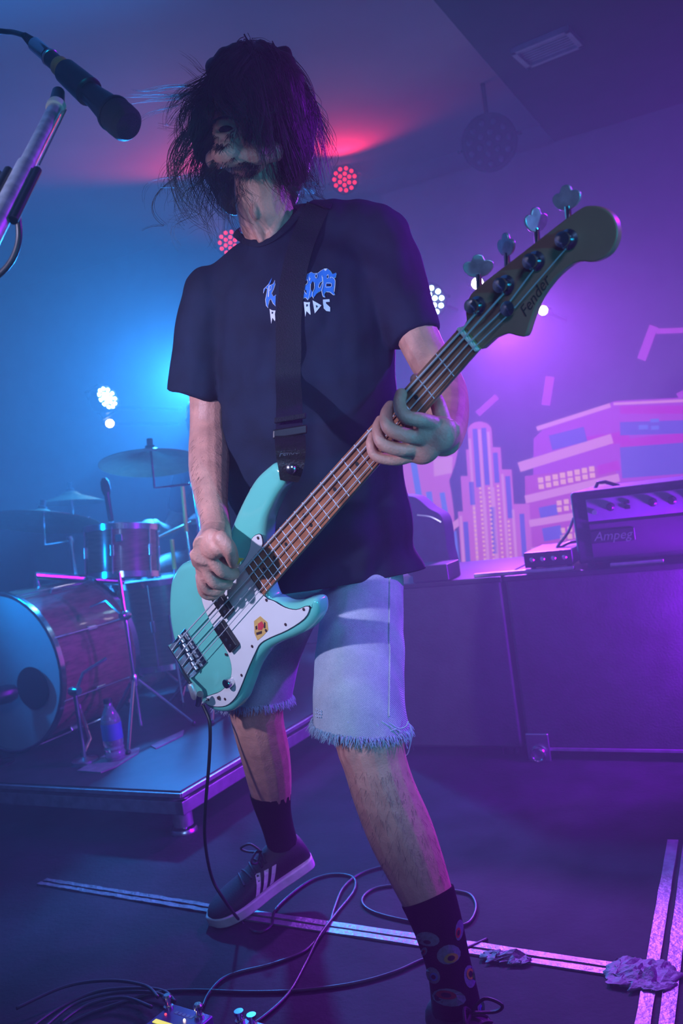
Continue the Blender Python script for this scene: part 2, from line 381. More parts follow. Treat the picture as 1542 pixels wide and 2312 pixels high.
# far left block
lb = shape('left_block', 'scr_pink', [[(870, 1010), (1035, 1010), (1028, 1045), (1020, 1070), (1014, 1085), (1020, 1120), (1025, 1160), (1030, 1320), (860, 1320)]], 1)
shape('left_block_windows', 'scr_cyan', [bar(932, 1035, 946, 1120, 14), bar(968, 1110, 972, 1140, 13), bar(998, 1112, 1010, 1185, 12), bar(1020, 1200, 1034, 1330, 20)], 2)
shape('left_block_roof', 'scr_light', [[(978, 1035), (1022, 1030), (1020, 1068), (980, 1076)], [(1000, 1195), (1042, 1165), (1046, 1180), (1004, 1212)]], 2)
# stepped tower
def step(x0, x1, ytop): return [(x0, ytop), (x1, ytop), (up(x1, ytop, 1340), 1340), (up(x0, ytop, 1340), 1340)]
tower = shape('stepped_tower', 'scr_pink', [step(1034, 1100, 1155), step(1040, 1140, 1075), step(1052, 1130, 1015)], 3)
dome = [(1056 + 27 - 27 * math.cos(a), 972 - 20 * math.sin(a)) for a in [math.pi * k / 12 for k in range(13)]]
shape('tower_crown', 'scr_pink', [dome + [(up(1110, 972, 1340), 1340), (up(1056, 972, 1340), 1340)]], 4)
shape('tower_right_steps', 'scr_pink', [step(1108, 1130, 1010), step(1130, 1155, 1060), step(1155, 1195, 1138)], 3)
blues = [(1072, 968, 1100), (1092, 966, 1095), (1118, 1022, 1090), (1146, 1075, 1170), (1064, 1088, 1140), (1178, 1160, 1300), (1051, 1178, 1330), (1020, 1200, 1330), (1112, 1145, 1250)]
shape('tower_windows', 'scr_blue', [bar(x, a, up(x, a, b), b, 11) for x, a, b in blues], 5)
lts = []
for x, a, b in ((1084, 1100, 1320), (1104, 1100, 1320), (1124, 1095, 1320), (1070, 1145, 1320), (1148, 1175, 1320)):
    y = a
    while y < b: lts.append(bar(up(x, a, y), y, up(x, a, y + 5), y + 5, 5)); y += 10
shape('tower_lights', 'scr_yel', lts, 6)
shape('tower_ribs', 'scr_light', [bar(x, a, up(x, a, 1325), 1325, 6) for x, a in ((1060, 990), (1082, 970), (1102, 975), (1134, 1070), (1158, 1150), (1040, 1165), (1093, 1120), (1113, 1100))], 5)
# banded block on the right
shape('banded_block', 'scr_dim', [[(1205, 990), (1230, 965), (1390, 905), (1600, 895), (1600, 1320), (1200, 1320)]], 1)
shape('block_body', 'scr_rose', [[(1185, 1075), (1390, 1050), (1400, 1320), (1190, 1320)]], 2)
shape('block_bands', 'scr_light', [bar(1172, 1055, 1382, 990, 22), bar(1186, 1128, 1398, 1078, 18), bar(1195, 1182, 1330, 1160, 16), bar(1200, 1246, 1300, 1228, 18), bar(1212, 968, 1378, 915, 10), bar(1385, 912, 1600, 902, 6)], 4)
shape('block_magenta_bands', 'scr_mag', [bar(1320, 1000, 1420, 985, 26), bar(1350, 1062, 1398, 1050, 22), bar(1400, 925, 1600, 925, 18), bar(1400, 1005, 1600, 985, 26), bar(1270, 1200, 1300, 1190, 14)], 3)
wn = []
for k in range(8): 
    x = 1220 + k * 16.5; y = 1078 - k * 3.6; wn += [bar(x, y, x + 1, y + 12, 12), bar(x + 1.5, y + 15, x + 2.5, y + 26, 12)]
for k in range(4):
    for r_ in range(2): wn.append(bar(1262 + k * 16, 1130 + r_ * 15 - k * 3, 1263 + k * 16, 1141 + r_ * 15 - k * 3, 11)); wn.append(bar(1270 + k * 16, 1192 + r_ * 16 - k * 3, 1271 + k * 16, 1204 + r_ * 16 - k * 3, 11))
shape('block_windows', 'scr_yel', wn, 4)
shape('block_glass', 'scr_blue', [bar(1218, 1158, 1258, 1150, 24), bar(1226, 1208, 1268, 1200, 30), bar(1243, 1000, 1322, 980, 34), bar(1400, 968, 1600, 962, 30), bar(1402, 1045, 1600, 1030, 70)], 4)
shape('block_sky_windows', 'scr_cyan', [bar(1442, 965, 1463, 964, 10), bar(1468, 950, 1488, 949, 8), bar(1470, 966, 1488, 965, 9)], 5)
for pg in (bar(1078, 935, 1122, 895, 14), bar(1232, 915, 1242, 850, 20), bar(1448, 812, 1476, 736, 20), bar(1482, 748, 1560, 745, 12), bar(1530, 895, 1560, 880, 14)):
    shape('flying_sheet', 'scr_dim', [pg], 2)

# ------------------------------------------------------------------ gear cases and amplifier on the right
cf = Fl(1300, 1716); CU = vu(cf)[1]
top_pt = Pl(1300, 1288, S(0, CU, 0), -SU); CT = top_pt.z
def vpx(px, py, u=CU): return vu(Pl(px, py, S(0, u, 0), -SU))[0]
v_a, v_b, v_c = vpx(835, 1500), vpx(1160, 1500), vpx(1680, 1500)
def case(v0, v1, label):
    t = thing('gear_case', S((v0 + v1) / 2, CU + .25, 0), label, 'case')
    MB().box(S((v0 + v1) / 2, CU + .27, CT / 2 + .01), v1 - v0 - .012, .54, CT - .045, AX).build('body', 'case', t, None, 0, .012, 3)
    MB().box(S((v0 + v1) / 2, CU + .27, CT - .010), v1 - v0 - .004, .55, .020, AX).build('lid', 'black_plastic', t, None, 0, .006, 2)
    for a in (v0 + .07, v1 - .07):
        for u in (CU + .06, CU + .48): MB().cyl(S(a, u, 0), S(a, u, .04), .025, 14).build('foot', 'black_plastic', t)
    return t
c1 = case(v_a, v_b, 'black equipment case with a white tape label, beside the bare knee')
c2 = case(v_b, v_c, 'wide black equipment case carrying the amplifier head')
hp = Pl(1216, 1690, S(0, CU - .012, 0), -SU)
MB().box(hp, .075, .012, .10, AX).build('latch_plate', 'steel', c2, None, 0, .004)
mb = MB(); mb.tube([hp + SV * (.022 * math.cos(a)) - SU * .016 + V((0, 0, .022 * math.sin(a) - .015)) for a in [2 * math.pi * k / 20 for k in range(20)]], .004, 8, closed=True); mb.build('latch_ring', 'chrome', c2)
MB().box(S((v_b + v_c) / 2 + .03, CU - .003, .035), v_c - v_b - .1, .008, .008, AX).build('edge_strip', 'aluminium', c2, None, 0)
lp = Pl(1010, 1743, S(0, CU - .008, 0), -SU)
ta = Matrix.Rotation(-.2, 3, SU) @ SV; tb = Matrix.Rotation(-.2, 3, SU) @ V((0, 0, 1))
tl = MB().box(lp, .047, .003, .026, (ta, SU, tb)).build('tape_label', 'paper', c1, None, 0); tl['label'] = 'white tape label reading US'
text_mb('US', .026, lambda x, y: lp - SU * .0022 + ta * x + tb * y).build('lettering', 'logo_dark', tl, None, 0)
# amplifier head
AU = CU + .05; av0, av1 = vpx(1296, 1200, AU), vpx(1296, 1200, AU) + .62
az0 = CT + .012; az1 = Pl(1292, 1112, S(0, AU, 0), -SU).z; ah = az1 - az0
amp = thing('amplifier_head', S((av0 + av1) / 2, AU + .15, CT), 'black bass amplifier head with a row of knobs on the case', 'amplifier')
ac = lambda a, b, d=0: S(av0 + (av1 - av0) * a, AU - d, az0 + ah * b)
MB().box(ac(.5, .5, -.16), av1 - av0, .32, ah, AX).build('cabinet', 'case', amp, None, 0, .012, 3)
MB().box(ac(.53, .73, .003), (av1 - av0) * .90, .012, ah * .30, AX).build('control_panel', 'amp_panel', amp, None, 0, .002)
MB().box(ac(.53, .31, .002), (av1 - av0) * .90, .010, ah * .46, AX).build('grille', 'grille', amp, None, 0, .002)
for a in (.20, .40, .49, .58, .66, .74, .82, .90):
    k = MB().lathe([(.013, 0), (.013, .008), (.010, .010), (.010, .020), (.008, .022)], ac(a, .75, .009), -SU, 16).build('knob', 'black_plastic', amp)
for b in (.72, .79): MB().box(ac(.28, b, .012), .016, .008, .010, AX).build('rocker_switch', 'black_plastic', amp, None, 0, .001)
MB().cyl(ac(.12, .70, .008), ac(.12, .70, .02), .008, 14).build('input_jack', 'steel', amp)
bd = MB().box(ac(.19, .36, .009), .135, .006, .040, AX).build('badge', 'black_plastic', amp, None, 0, .004)
text_mb('Ampeg', .040, lambda x, y: ac(.19, .36, .0135) + SV * x + V((0, 0, 1)) * y, shear=.3).build('lettering', 'steel', bd, None, 0)
mb = MB().tube([S(av0 + .05, AU + .15, az1 - .004)] + [S(av0 + .05 + .012 * k, AU + .15, az1 + .016) for k in range(1, 4)] + [S(av0 + .13, AU + .15, az1 - .004)], .006, 8); mb.build('handle', 'black_plastic', amp)
for a in (.06, .94):
    for d in (-.03, -.29): MB().cyl(S(av0 + (av1 - av0) * a, AU - d, CT), S(av0 + (av1 - av0) * a, AU - d, az0), .016, 12).build('foot', 'black_plastic', amp)
cb = MB().tube(spline([ac(-.03, .62, -.1), ac(-.07, .42, -.1), ac(-.13, .22, -.08), ac(-.07, .27, -.1), ac(-.03, .27, -.12)], 8), .005, 8).build('speaker_cable', 'cable', None, ac(-.05, .3, -.1)); tag(cb, 'thin black cable looping off the side of the amplifier head', 'cable')
# rack unit beside it and light line on the case
ru = thing('rack_unit', S(vpx(1245, 1290, AU), AU + .1, CT), 'flat black rack unit lying on the case beside the amplifier', 'rack unit')
r0_, r1_ = vpx(1186, 1290, AU), vpx(1297, 1290, AU)
MB().box(S((r0_ + r1_) / 2, AU + .12, CT + .038), r1_ - r0_, .24, .050, AX).build('chassis', 'black_plastic', ru, None, 0, .004)
for k in range(4): MB().lathe([(.008, 0), (.008, .014), (.006, .016)], S(r0_ + .03 + k * .035, AU, CT + .040), -SU, 12).build('knob', 'steel', ru)
for a in (r0_ + .02, r1_ - .02):
    for u in (.03, .21): MB().cyl(S(a, AU + u, CT), S(a, AU + u, CT + .013), .009, 10).build('foot', 'black_plastic', ru)
for x0, x1, y0, y1, lab in ((1075, 1300, 1317, 1298, 'long slim black batten lying on the case in front of the rack unit'), (1380, 1500, 1281, 1265, 'short pale batten lying along the front of the amplifier')):
    a, b = vpx(x0, y0, CU + .03), vpx(x1, y1, CU + .03); c = S((a + b) / 2, CU + .025, CT + .006)
    tag(MB().box(c, b - a, .018, .012, AX).build('batten', 'aluminium', None, c, 0, .002), lab, 'batten')
# padded bag behind the hip
bv0, bv1 = vpx(905, 1200, CU + .2), vpx(1002, 1200, CU + .2); bt = Pl(950, 1118, S(0, CU + .2, 0), -SU).z
bag = thing('gear_bag', S((bv0 + bv1) / 2, CU + .25, CT), 'rounded dark blue padded bag standing on the case behind the hip', 'bag')
bh = bt - CT; prof = [(.03, .0), (.97, .0), (1.02, .3), (1.0, .66), (.72, .80), (.45, .95), (.1, 1.0), (-.1, .98)]
MB().prism(spline(prof, 5, True), lambda a, b, h: S(bv0 + (bv1 - bv0) * a, CU + .2 + h, CT + .008 + bh * b), 0, .09).build('shell', 'jeans_dark', bag, None, 30, .03, 5)
mb = MB().tube([S(bv0 + (bv1 - bv0) * a, CU + .196, CT + bh * b) for a, b in spline([(.45, .76), (.75, .72), (.98, .64)], 6)], .004, 6); mb.build('zip', 'steel', bag)
bx = S(vpx(985, 1290, CU + .05), CU + .05, CT + .028)
tag(MB().box(bx, .13, .12, .055, AX).build('junction_box', 'black_plastic', None, bx, 0, .004), 'small black junction box on the case in front of the padded bag', 'box')

# ------------------------------------------------------------------ drum riser
rc = Fl(418, 1880); rv, ruu = vu(rc); RT = .95 - (1770 - 1153) * (rc - CAM).dot(FWD) / FPX
RV0, RV1, RU0, RU1 = rv - 2.6, rv + .03, ruu - .03, ruu + 2.1
rs = thing('drum_riser', S((RV0 + RV1) / 2, (RU0 + RU1) / 2, 0), 'low drum riser with a black deck, aluminium frame and round legs', 'riser')
MB().box(S((RV0 + RV1) / 2, (RU0 + RU1) / 2, RT - .009), RV1 - RV0 - .012, RU1 - RU0 - .012, .018, AX).build('deck', 'deck', rs, None, 0)
fr = MB(); zc = RT - .032
for (a, b, c_, d) in ((RV0, RV1, RU0, RU0 + .03), (RV0, RV1, RU1 - .03, RU1), (RV0, RV0 + .03, RU0, RU1), (RV1 - .03, RV1, RU0, RU1)):
    fr.box(S((a + b) / 2, (c_ + d) / 2, RT - .052), b - a, d - c_, .040, AX)
fr.build('frame', 'aluminium', rs, None, 0, .003)
ed = MB()
for (a, b, c_, d) in ((RV0, RV1, RU0 - .004, RU0 + .012), (RV0, RV1, RU1 - .012, RU1 + .004), (RV0 - .004, RV0 + .012, RU0, RU1), (RV1 - .012, RV1 + .004, RU0, RU1)):
    ed.box(S((a + b) / 2, (c_ + d) / 2, RT - .012), b - a, d - c_, .014, AX)
ed.build('edge_lip', 'aluminium', rs, None, 0, .002)
for a in (RV0 + .06, RV1 - .04):
    for u in (RU0 + .04, RU1 - .05):
        lg = MB().cyl(S(a, u, .02), S(a, u, RT - .03), .030, 20).build('leg', 'aluminium', rs)
        MB().lathe([(.012, .02), (.012, .012), (.036, .012), (.040, .006), (.040, 0)], S(a, u, 0), V((0, 0, 1)), 20).build('foot', 'steel', lg)
# ------------------------------------------------------------------ drum kit
Z = V((0, 0, 1))
def drum(name, o, ax, r, h, label, cat, lugs=8, head_m='drum_head', shell='drum_shell'):
    """o = centre of the lower (back) head, ax = axis to the upper (front) head"""
    ax = ax.normalized(); t = thing(name, o, label, cat); x, y, _ = frame(ax)
    MB().lathe([(r * .985, .0), (r * .985, h)], o, ax, 48).build('shell', shell, t)
    for nm, z0, s_ in (('batter_hoop', h, 1), ('resonant_hoop', 0, -1)):
        MB().lathe([(r * .99, -.014), (r * 1.035, -.014), (r * 1.045, .010), (r * 1.03, .012), (r * 1.0, .010), (r * .99, -.014)], o + ax * z0, ax * s_, 48).build(nm, 'chrome', t)
        MB().lathe([(0, .004), (r * .8, .003), (r * 1.0, 0)], o + ax * z0, ax * s_, 48).build('drum_head', head_m, t)
    for k in range(lugs):
        a = 2 * math.pi * (k + .5) / lugs; d = x * math.cos(a) + y * math.sin(a)
        lg = MB().box(o + d * (r * 1.0) + ax * (h * .5), .018, .02, min(.05, h * .3), (ax.cross(d), d, ax)).build('lug', 'chrome', t, None, 0, .004)
        MB().cyl(o + d * (r * 1.03) + ax * .004, o + d * (r * 1.03) + ax * (h - .004), .0035, 8).build('tension_rod', 'chrome', lg)
    return t
# bass drum, front head towards the crowd
kd = 3.3; kc = P(8, 1520, kd); KR = kc.z - RT - .012; kc = V((kc.x, kc.y, RT + .016 + KR))
kick = drum('bass_drum', kc + SU * .40, -SU, KR, .40, 'large bass drum with a pale front head and a dark port hole', 'bass drum', 8)
px_ = Pl(78, 1552, kc - SU * .012, -SU)
MB().lathe([(.062, 0), (.075, .003), (.078, .010), (.062, .012)], px_, -SU, 32).build('port_ring', 'black_plastic', kick)
MB().lathe([(0, .001), (.063, .001)], px_, -SU, 32).build('port_hole', 'guard_edge', kick)
for sg in (-1, 1):
    lg = MB().tube([kc + SU * .12 + SV * (sg * KR * .80) - Z * (KR * .55), kc + SU * .04 + SV * (sg * (KR + .05)) - Z * (KR * .9), V(((kc + SV * (sg * (KR + .07)) - SU * .02).x, (kc + SV * (sg * (KR + .07)) - SU * .02).y, RT + .012))], .007, 8)
    sp = lg.build('spur', 'chrome', kick)
    MB().ball(V(((kc + SV * (sg * (KR + .07)) - SU * .02).x, (kc + SV * (sg * (KR + .07)) - SU * .02).y, RT + .012)), .012).build('rubber_tip', 'black_plastic', sp)
def drum_mic(loc, d, label, stand_base=None, L=.13):
    t = thing('drum_microphone', loc, label, 'microphone'); d = d.normalized()
    MB().lathe([(.006, 0), (.012, .004), (.012, L * .6), (.017, L * .66), (.017, L * .68)], loc, d, 18).build('body', 'black_plastic', t)
    MB().lathe([(.017, L * .68), (.020, L * .75), (.019, L * .92), (.010, L)], loc, d, 18).build('grille', 'grille', t)
    return t
# kick microphone on a short stand in front of the port
km = px_ - SU * .10 - SV * .05
t = thing('kick_microphone', V((km.x, km.y, RT)), 'dark microphone on a short stand in front of the bass drum port', 'microphone')
MB().lathe([(.02, -.07), (.032, -.05), (.034, .02), (.026, .045), (.0, .05)], km, SU + SV * .35, 20).build('body', 'black_plastic', t)
MB().tube([km - SU * .02 - SV * .03, km - SV * .07 - Z * .02, V((km.x - SV.x * .07, km.y - SV.y * .07, RT + .012))], .006, 8).build('stand_tube', 'black_plastic', t)
MB().lathe([(.055, 0), (.055, .008), (.015, .014)], V((km.x - SV.x * .07, km.y - SV.y * .07, RT)), Z, 20).build('base', 'black_plastic', t)
# rack tom, tilted to the drummer
tc_ = P(278, 1302, 3.72); tax = (Z + SU * .16).normalized()
tom = drum('rack_tom', tc_, tax, .152, .20, 'tilted rack tom with a brown shell mounted above the bass drum', 'tom drum', 6)
bb = Pl(268, 1215, tc_ - SU * .155, -SU)
MB().box(bb, .035, .006, .03, AX).build('badge', 'chrome', tom, None, 0, .004)
tb_ = V((tc_.x, tc_.y, 0)) - SV * .0; kt = kc + SU * .22 + Z * (KR - .01)
MB().tube([kt, kt + Z * .05, tc_ - tax * .02 - SU * .0], .014, 10).build('mount_post', 'chrome', tom)
drum_mic(P(252, 1180, 3.70), V((-.05, .1, 1)), 'thin dark microphone standing up over the rack tom', None, .19)
# snare and floor tom behind
sn = P(290, 1390, 4.05)
snare = drum('snare_drum', sn, Z + SU * .05, .165, .13, 'snare drum with a pale head half hidden under the rack tom', 'snare drum', 8)
def tripod(t, base, top, r=.011, spread=.27, legs=3, m='chrome', hub=.22):
    MB().cyl(base + Z * .05, V((base.x, base.y, top)), r, 12).build('pole', m, t)
    MB().lathe([(r + .006, -.02), (r + .009, 0), (r + .006, .02)], base + Z * hub, Z, 14).build('collar', m, t)
    for k in range(legs):
        a = 2 * math.pi * k / legs + .5; d = V((math.cos(a), math.sin(a), 0))
        lg = MB().tube([base + Z * hub + d * .012, base + d * spread * .6 + Z * .10, base + d * spread + Z * .009], .006, 8).build('leg', m, t)
        MB().ball(base + d * spread + Z * .010, .010).build('rubber_foot', 'black_plastic', lg)
st = thing('snare_stand', V((sn.x, sn.y, RT)), 'chrome tripod stand carrying the snare drum', 'drum stand')
tripod(st, V((sn.x, sn.y, RT)), sn.z - .02, spread=.2)
ftc = P(395, 1600, 3.9); ftc = V((ftc.x, ftc.y, RT + .17))
ft = drum('floor_tom', ftc, Z, .19, .36, 'deep floor tom on three legs behind the bass player', 'floor tom', 6)
for k in range(3):
    a = 2 * math.pi * k / 3 + .9; d = V((math.cos(a), math.sin(a), 0))
    lg = MB().tube([ftc + d * .205 + Z * .22, ftc + d * .205 + Z * .0, ftc + d * .225 + Z * (-.158)], .006, 8).build('leg', 'chrome', ft)
    MB().ball(ftc + d * .225 + Z * (-.158), .012).build('rubber_foot', 'black_plastic', lg)
def cymbal(px, py, d, r, tilt, label, spread=.3, base_off=V((0, 0, 0)), stand_m='chrome'):
    c = P(px, py, d); ax = (Z + tilt).normalized(); b = V((c.x, c.y, RT)) + base_off
    t = thing('cymbal', b, label, 'cymbal')
    MB().lathe([(.008, .030), (.03, .028), (.05, .014), (.06, .008), (r * .6, -.006), (r, -.030), (r, -.032), (r * .6, -.009), (.055, .005), (.03, .022), (.008, .026)], c, ax, 56).build('plate', 'cymbal', t)
    MB().lathe([(.012, .025), (.020, .028), (.020, .042), (.010, .046)], c, ax, 16).build('felt', 'black_cloth', t)
    s_ = t
    hub_top = c - ax * .03 - Z * .10
    tripod(s_, b, hub_top.z, .009, spread)
    MB().cyl(V((b.x, b.y, RT + .3)), V((b.x, b.y, (RT + .3 + hub_top.z) / 2 + .12)), .013, 12).build('lower_tube', stand_m, s_)
    MB().tube([V((b.x, b.y, hub_top.z)), hub_top, c + ax * .055], .0055, 8).build('tilter_rod', 'chrome', s_)
    MB().lathe([(.014, -.02), (.016, 0), (.014, .02)], V((b.x, b.y, hub_top.z)), Z, 12).build('wing_clamp', 'chrome', s_)
    MB().cyl(c + ax * .047, c + ax * .072, .013, 12).build('wing_nut', 'black_plastic', s_)
cymbal(340, 1030, 3.55, .205, V((.03, .24, 0)), 'big dark crash cymbal on a stand over the rack tom', base_off=SV * .10 + SU * .12)
cymbal(95, 1165, 4.0, .26, SU * .28, 'wide ride cymbal on a stand behind the bass drum', base_off=SU * .15)
cymbal(160, 1122, 4.5, .17, SU * .10, 'small far splash cymbal on a stand at the back of the kit', base_off=SU * .1)
# hi-hat stand rods by the arm, yellow reflection on chrome painted as their colour
for (x0, y0, x1, y1, lab) in ((412, 1098, 421, 1200, 'upright chrome stand rod with painted yellow reflection, close beside the forearm'), (388, 1218, 394, 1285, 'short chrome rod with painted yellow reflection under the crash cymbal stand')):
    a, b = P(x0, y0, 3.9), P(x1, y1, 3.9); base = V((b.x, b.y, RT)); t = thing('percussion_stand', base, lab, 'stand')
    MB().cyl(b, a, .009, 10).build('rod', 'yellow_glint', t); MB().cyl(base + Z * .04, b, .007, 10).build('pole', 'chrome', t)
    for k in range(3):
        q = 2.09 * k + .3; MB().tube([base + Z * .12, base + V((math.cos(q), math.sin(q), 0)) * .12 + Z * .006], .005, 6).build('leg', 'chrome', t)
# pedal and bass-drum side hardware, a low boom stand
bs = Fl(192, 1722, RT); t = thing('low_microphone_stand', bs, 'short chrome microphone stand on the riser in front of the floor tom', 'microphone stand')
MB().lathe([(.045, 0), (.045, .012), (.012, .018), (.009, .02)], bs, Z, 20).build('base', 'steel', t)
MB().cyl(bs + Z * .015, bs + Z * .26, .008, 10).build('pole', 'chrome', t)
MB().tube([bs + Z * .24, bs + Z * .30 + SU * .05, bs + Z * .33 + SU * .14 + SV * .03], .006, 8).build('boom', 'chrome', t)
MB().lathe([(.014, -.02), (.018, 0), (.014, .02)], bs + Z * .25, SV, 12).build('clutch', 'chrome', t)
hh = Fl(322, 1668, RT); t = thing('hardware_stand', hh, 'chrome folding hardware stand behind the water bottle', 'drum hardware'); tripod(t, hh, RT + .62, .008, .2)
MB().tube([hh + Z * .45, hh + Z * .52 - SV * .08, hh + Z * .50 - SV * .16], .006, 8).build('arm', 'chrome', t)
MB().lathe([(.014, -.02), (.02, 0), (.014, .02)], hh + Z * .46, SU, 12).build('clamp', 'chrome', t)
# water bottle on the riser edge
bo = Fl(262, 1716, RT); bl = thing('water_bottle', bo, 'clear plastic water bottle with a dark label on the riser', 'bottle')
MB().lathe([(.0, .004), (.026, 0), (.033, .006), (.034, .03), (.031, .036), (.034, .044), (.031, .052), (.034, .06), (.034, .135), (.031, .15), (.018, .178), (.013, .186), (.013, .205)], bo, Z, 28).build('body', 'pet', bl)
MB().lathe([(.0345, .075), (.0347, .13)], bo, Z, 28).build('paper_label', 'label_paper', bl)
MB().lathe([(.015, .198), (.015, .213), (.0, .214)], bo, Z, 20).build('cap', 'black_plastic', bl)
# cloths and set list lying on the deck
for pts, lab, dz in (([(175, 1742), (240, 1705), (315, 1690), (312, 1702), (262, 1733), (228, 1746)], 'dull pink cloth lying flat on the riser under the bottle', .004), ([(340, 1685), (415, 1650), (412, 1662), (352, 1692)], 'narrow strip of pale cloth on the riser deck behind the pole', .004)):
    c = Fl(pts[0][0], pts[0][1], RT); m = MB().prism([(x, y) for x, y in pts], lambda x, y, h: Fl(x, y, RT) + Z * h, .0005, dz)
    tag(m.build('deck_cloth', 'towel', None, c, 0), lab, 'cloth')

# ------------------------------------------------------------------ stage lamps
def par(c, aim, r, m, label, group=None, on=True, wall=True, ceil=False):
    ax = (aim - c).normalized(); x, y, _ = frame(ax, SV)
    t = thing('stage_lamp', c, label, 'stage light', group)
    MB().lathe([(.0, -r * 1.3), (r * .7, -r * 1.3), (r * 1.05, -r * .7), (r * 1.1, 0), (r * 1.1, .012), (r * .98, .012), (r * .98, -.004)], c, ax, 32).build('housing', 'black_plastic', t)
    for rr_, nn_, of in ((0, 1, 0), (.40, 6, .2), (.78, 11, 0)):
        for k in range(nn_ if r > .05 else (1 if rr_ == 0 else 0)):
            q = 2 * math.pi * (k + of) / nn_; p = c + x * (rr_ * r * math.cos(q)) + y * (rr_ * r * math.sin(q)) + ax * .004; e_ = .13 if r > .05 else .8
            MB().ball(p, (r * e_, r * e_, r * e_ * .6), (x, y, ax), 10, 6).build('led_lens', m, t)
    up_ = Z if not ceil else Z
    yk = [c + x * (s_ * r * 1.22) * 1 + y * 0 for s_ in (-1, 1)]
    back = c - ax * (r * 1.7)
    MB().tube([yk[0], yk[0] - ax * r * 1.5, back, yk[1] - ax * r * 1.5, yk[1]], .008, 8).build('yoke', 'black_plastic', t)
    if ceil: MB().cyl(back, V((back.x, back.y, CEIL)), .012, 10).build('hanger', 'black_plastic', t)
    else:
        tgt = S(vu(back)[0], (SCR_U if vu(back)[0] > scr_v0 - .02 else WALL_U) - .006, back.z); MB().tube([back, tgt], .012, 8).build('wall_arm', 'black_plastic', t)
    return t
par(P(241, 899, 5.2), P(241, 899, 5.2) + RGT * .65 + UPV * .28 - FWD * .45, .075, 'lens_cyan', 'cyan LED lamp glowing on the back wall left of the crash cymbal')
par(P(248, 956, 5.4), P(248, 960, 2), .03, 'lens_white', 'small white pin spot under the tilted cyan lamp')
par(P(968, 680, 4.5), P(940, 800, 2), .085, 'lens_cyan', 'cyan LED lamp shining beside the black sleeve')
par(P(1078, 640, 4.3), P(1080, 640, 1), .035, 'lens_white', 'small pinkish lamp peeping over the upper edge of the headstock')
par(P(1226, 701, 4.3), P(1226, 701, 1), .028, 'lens_warm', 'tiny warm lamp under the long edge of the headstock')
par(P(436, 845, 4.78), P(300, 1000, 1), .10, 'lens_cyan', 'bright cyan LED lamp on the back wall behind the bass player')
par(P(1120, 700, 4.4), P(1200, 900, 1), .08, 'lens_white', 'bright violet wash lamp on the back wall behind the headstock')
par(P(778, 405, 5.0), P(760, 460, 1.5), .075, 'lens_red', 'red stage lamp glowing behind the shoulder', ceil=True)
par(P(520, 548, 5.0), P(520, 600, 1.5), .075, 'lens_red', 'red stage lamp glowing behind the hanging hair', ceil=True)
par(P(1105, 322, 4.0), P(1000, 500, 1), .115, 'lens_off', 'unlit round lamp head hanging below the dark soffit', ceil=True)

# ------------------------------------------------------------------ drummer, seated behind the kit
dt = thing('drum_throne', Fl(548, 1495, RT), 'round black drum stool under the seated drummer', 'stool')
dz = V(dt.location); SEAT = RT + .50
MB().lathe([(.15, SEAT - RT - .07), (.165, SEAT - RT - .05), (.165, SEAT - RT - .01), (.14, SEAT - RT)], dz, Z, 28).build('seat', 'leather', dt); tripod(dt, dz, SEAT - .06, .012, .22)
bd = MB()
dd = lambda r, f_, z: dz + SV * r - SU * f_ + Z * z
def dl(pts, n=12, side=None): bd.tube([V(q[:3]) for q in spline([tuple(p) + (r,) for p, r in pts], 4)], [q[3] for q in spline([tuple(p) + (r,) for p, r in pts], 4)], n, side)
sz = SEAT + .08
bd.tube([dd(0, 0, sz - .06 - RT), dd(0, .0, sz + .10 - RT), dd(0, .02, sz + .28 - RT), dd(0, .03, sz + .44 - RT), dd(0, .03, sz + .50 - RT)], [(.15, .11), (.16, .11), (.17, .11), (.18, .10), (.08, .07)], 20, SV)
dl([(dd(0, .03, sz + .46 - RT), .055), (dd(0, .045, sz + .58 - RT), .05)]); hd0 = dd(0, .055, sz + .67 - RT)
bd.ball(hd0, (.078, .095, .115), (SV, SU, Z), 18, 14); bd.ball(hd0 - SU * .095 - Z * .01, (.013, .016, .022)); bd.ball(hd0 - SU * .062 - Z * .075, (.035, .035, .035))
for e_ in (-1, 1):
    bd.ball(hd0 + SV * (e_ * .08), (.012, .02, .03)); bd.ball(hd0 + SV * (e_ * .03) - SU * .085 + Z * .012, (.014, .010, .010))
    dl([(dd(e_ * .17, .03, sz + .43 - RT), .058), (dd(e_ * .25, .02, sz + .25 - RT), .046), (dd(e_ * .27, .10, sz + .14 - RT), .042), (dd(e_ * .20, .26, sz + .16 - RT), .034), (dd(e_ * .15, .36, sz + .19 - RT), .028)])
    h0 = dd(e_ * .15, .40, sz + .195 - RT); bd.ball(h0, (.034, .040, .022), (SV, SU, Z))
    for k in range(4): bd.tube([h0 + SV * (-.024 + .016 * k) - SU * .03, h0 + SV * (-.024 + .016 * k) - SU * .055 - Z * .012, h0 + SV * (-.024 + .016 * k) - SU * .045 - Z * .032], [.0095, .0085, .007], 8)
    bd.tube([h0 - SV * (e_ * .03), h0 - SV * (e_ * .045) - SU * .03 - Z * .01], [.011, .008], 8)
    dl([(dd(e_ * .09, .0, sz - .05 - RT), .085), (dd(e_ * .16, .22, sz - .03 - RT), .070), (dd(e_ * .20, .38, sz - .06 - RT), .058), (dd(e_ * .21, .40, sz - .26 - RT), .050), (dd(e_ * .22, .38, .07), .036), (dd(e_ * .22, .44, .035), .034), (dd(e_ * .23, .55, .026), .024)])
dme = fuse(bd, .009, 3, .5); dp0 = V((dz.x, dz.y, dz.z))
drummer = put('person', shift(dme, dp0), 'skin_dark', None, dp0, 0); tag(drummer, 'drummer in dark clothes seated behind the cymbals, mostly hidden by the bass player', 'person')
for p in dme.polygons: p.use_smooth = True
ct = MB(); _b, bd = bd, ct
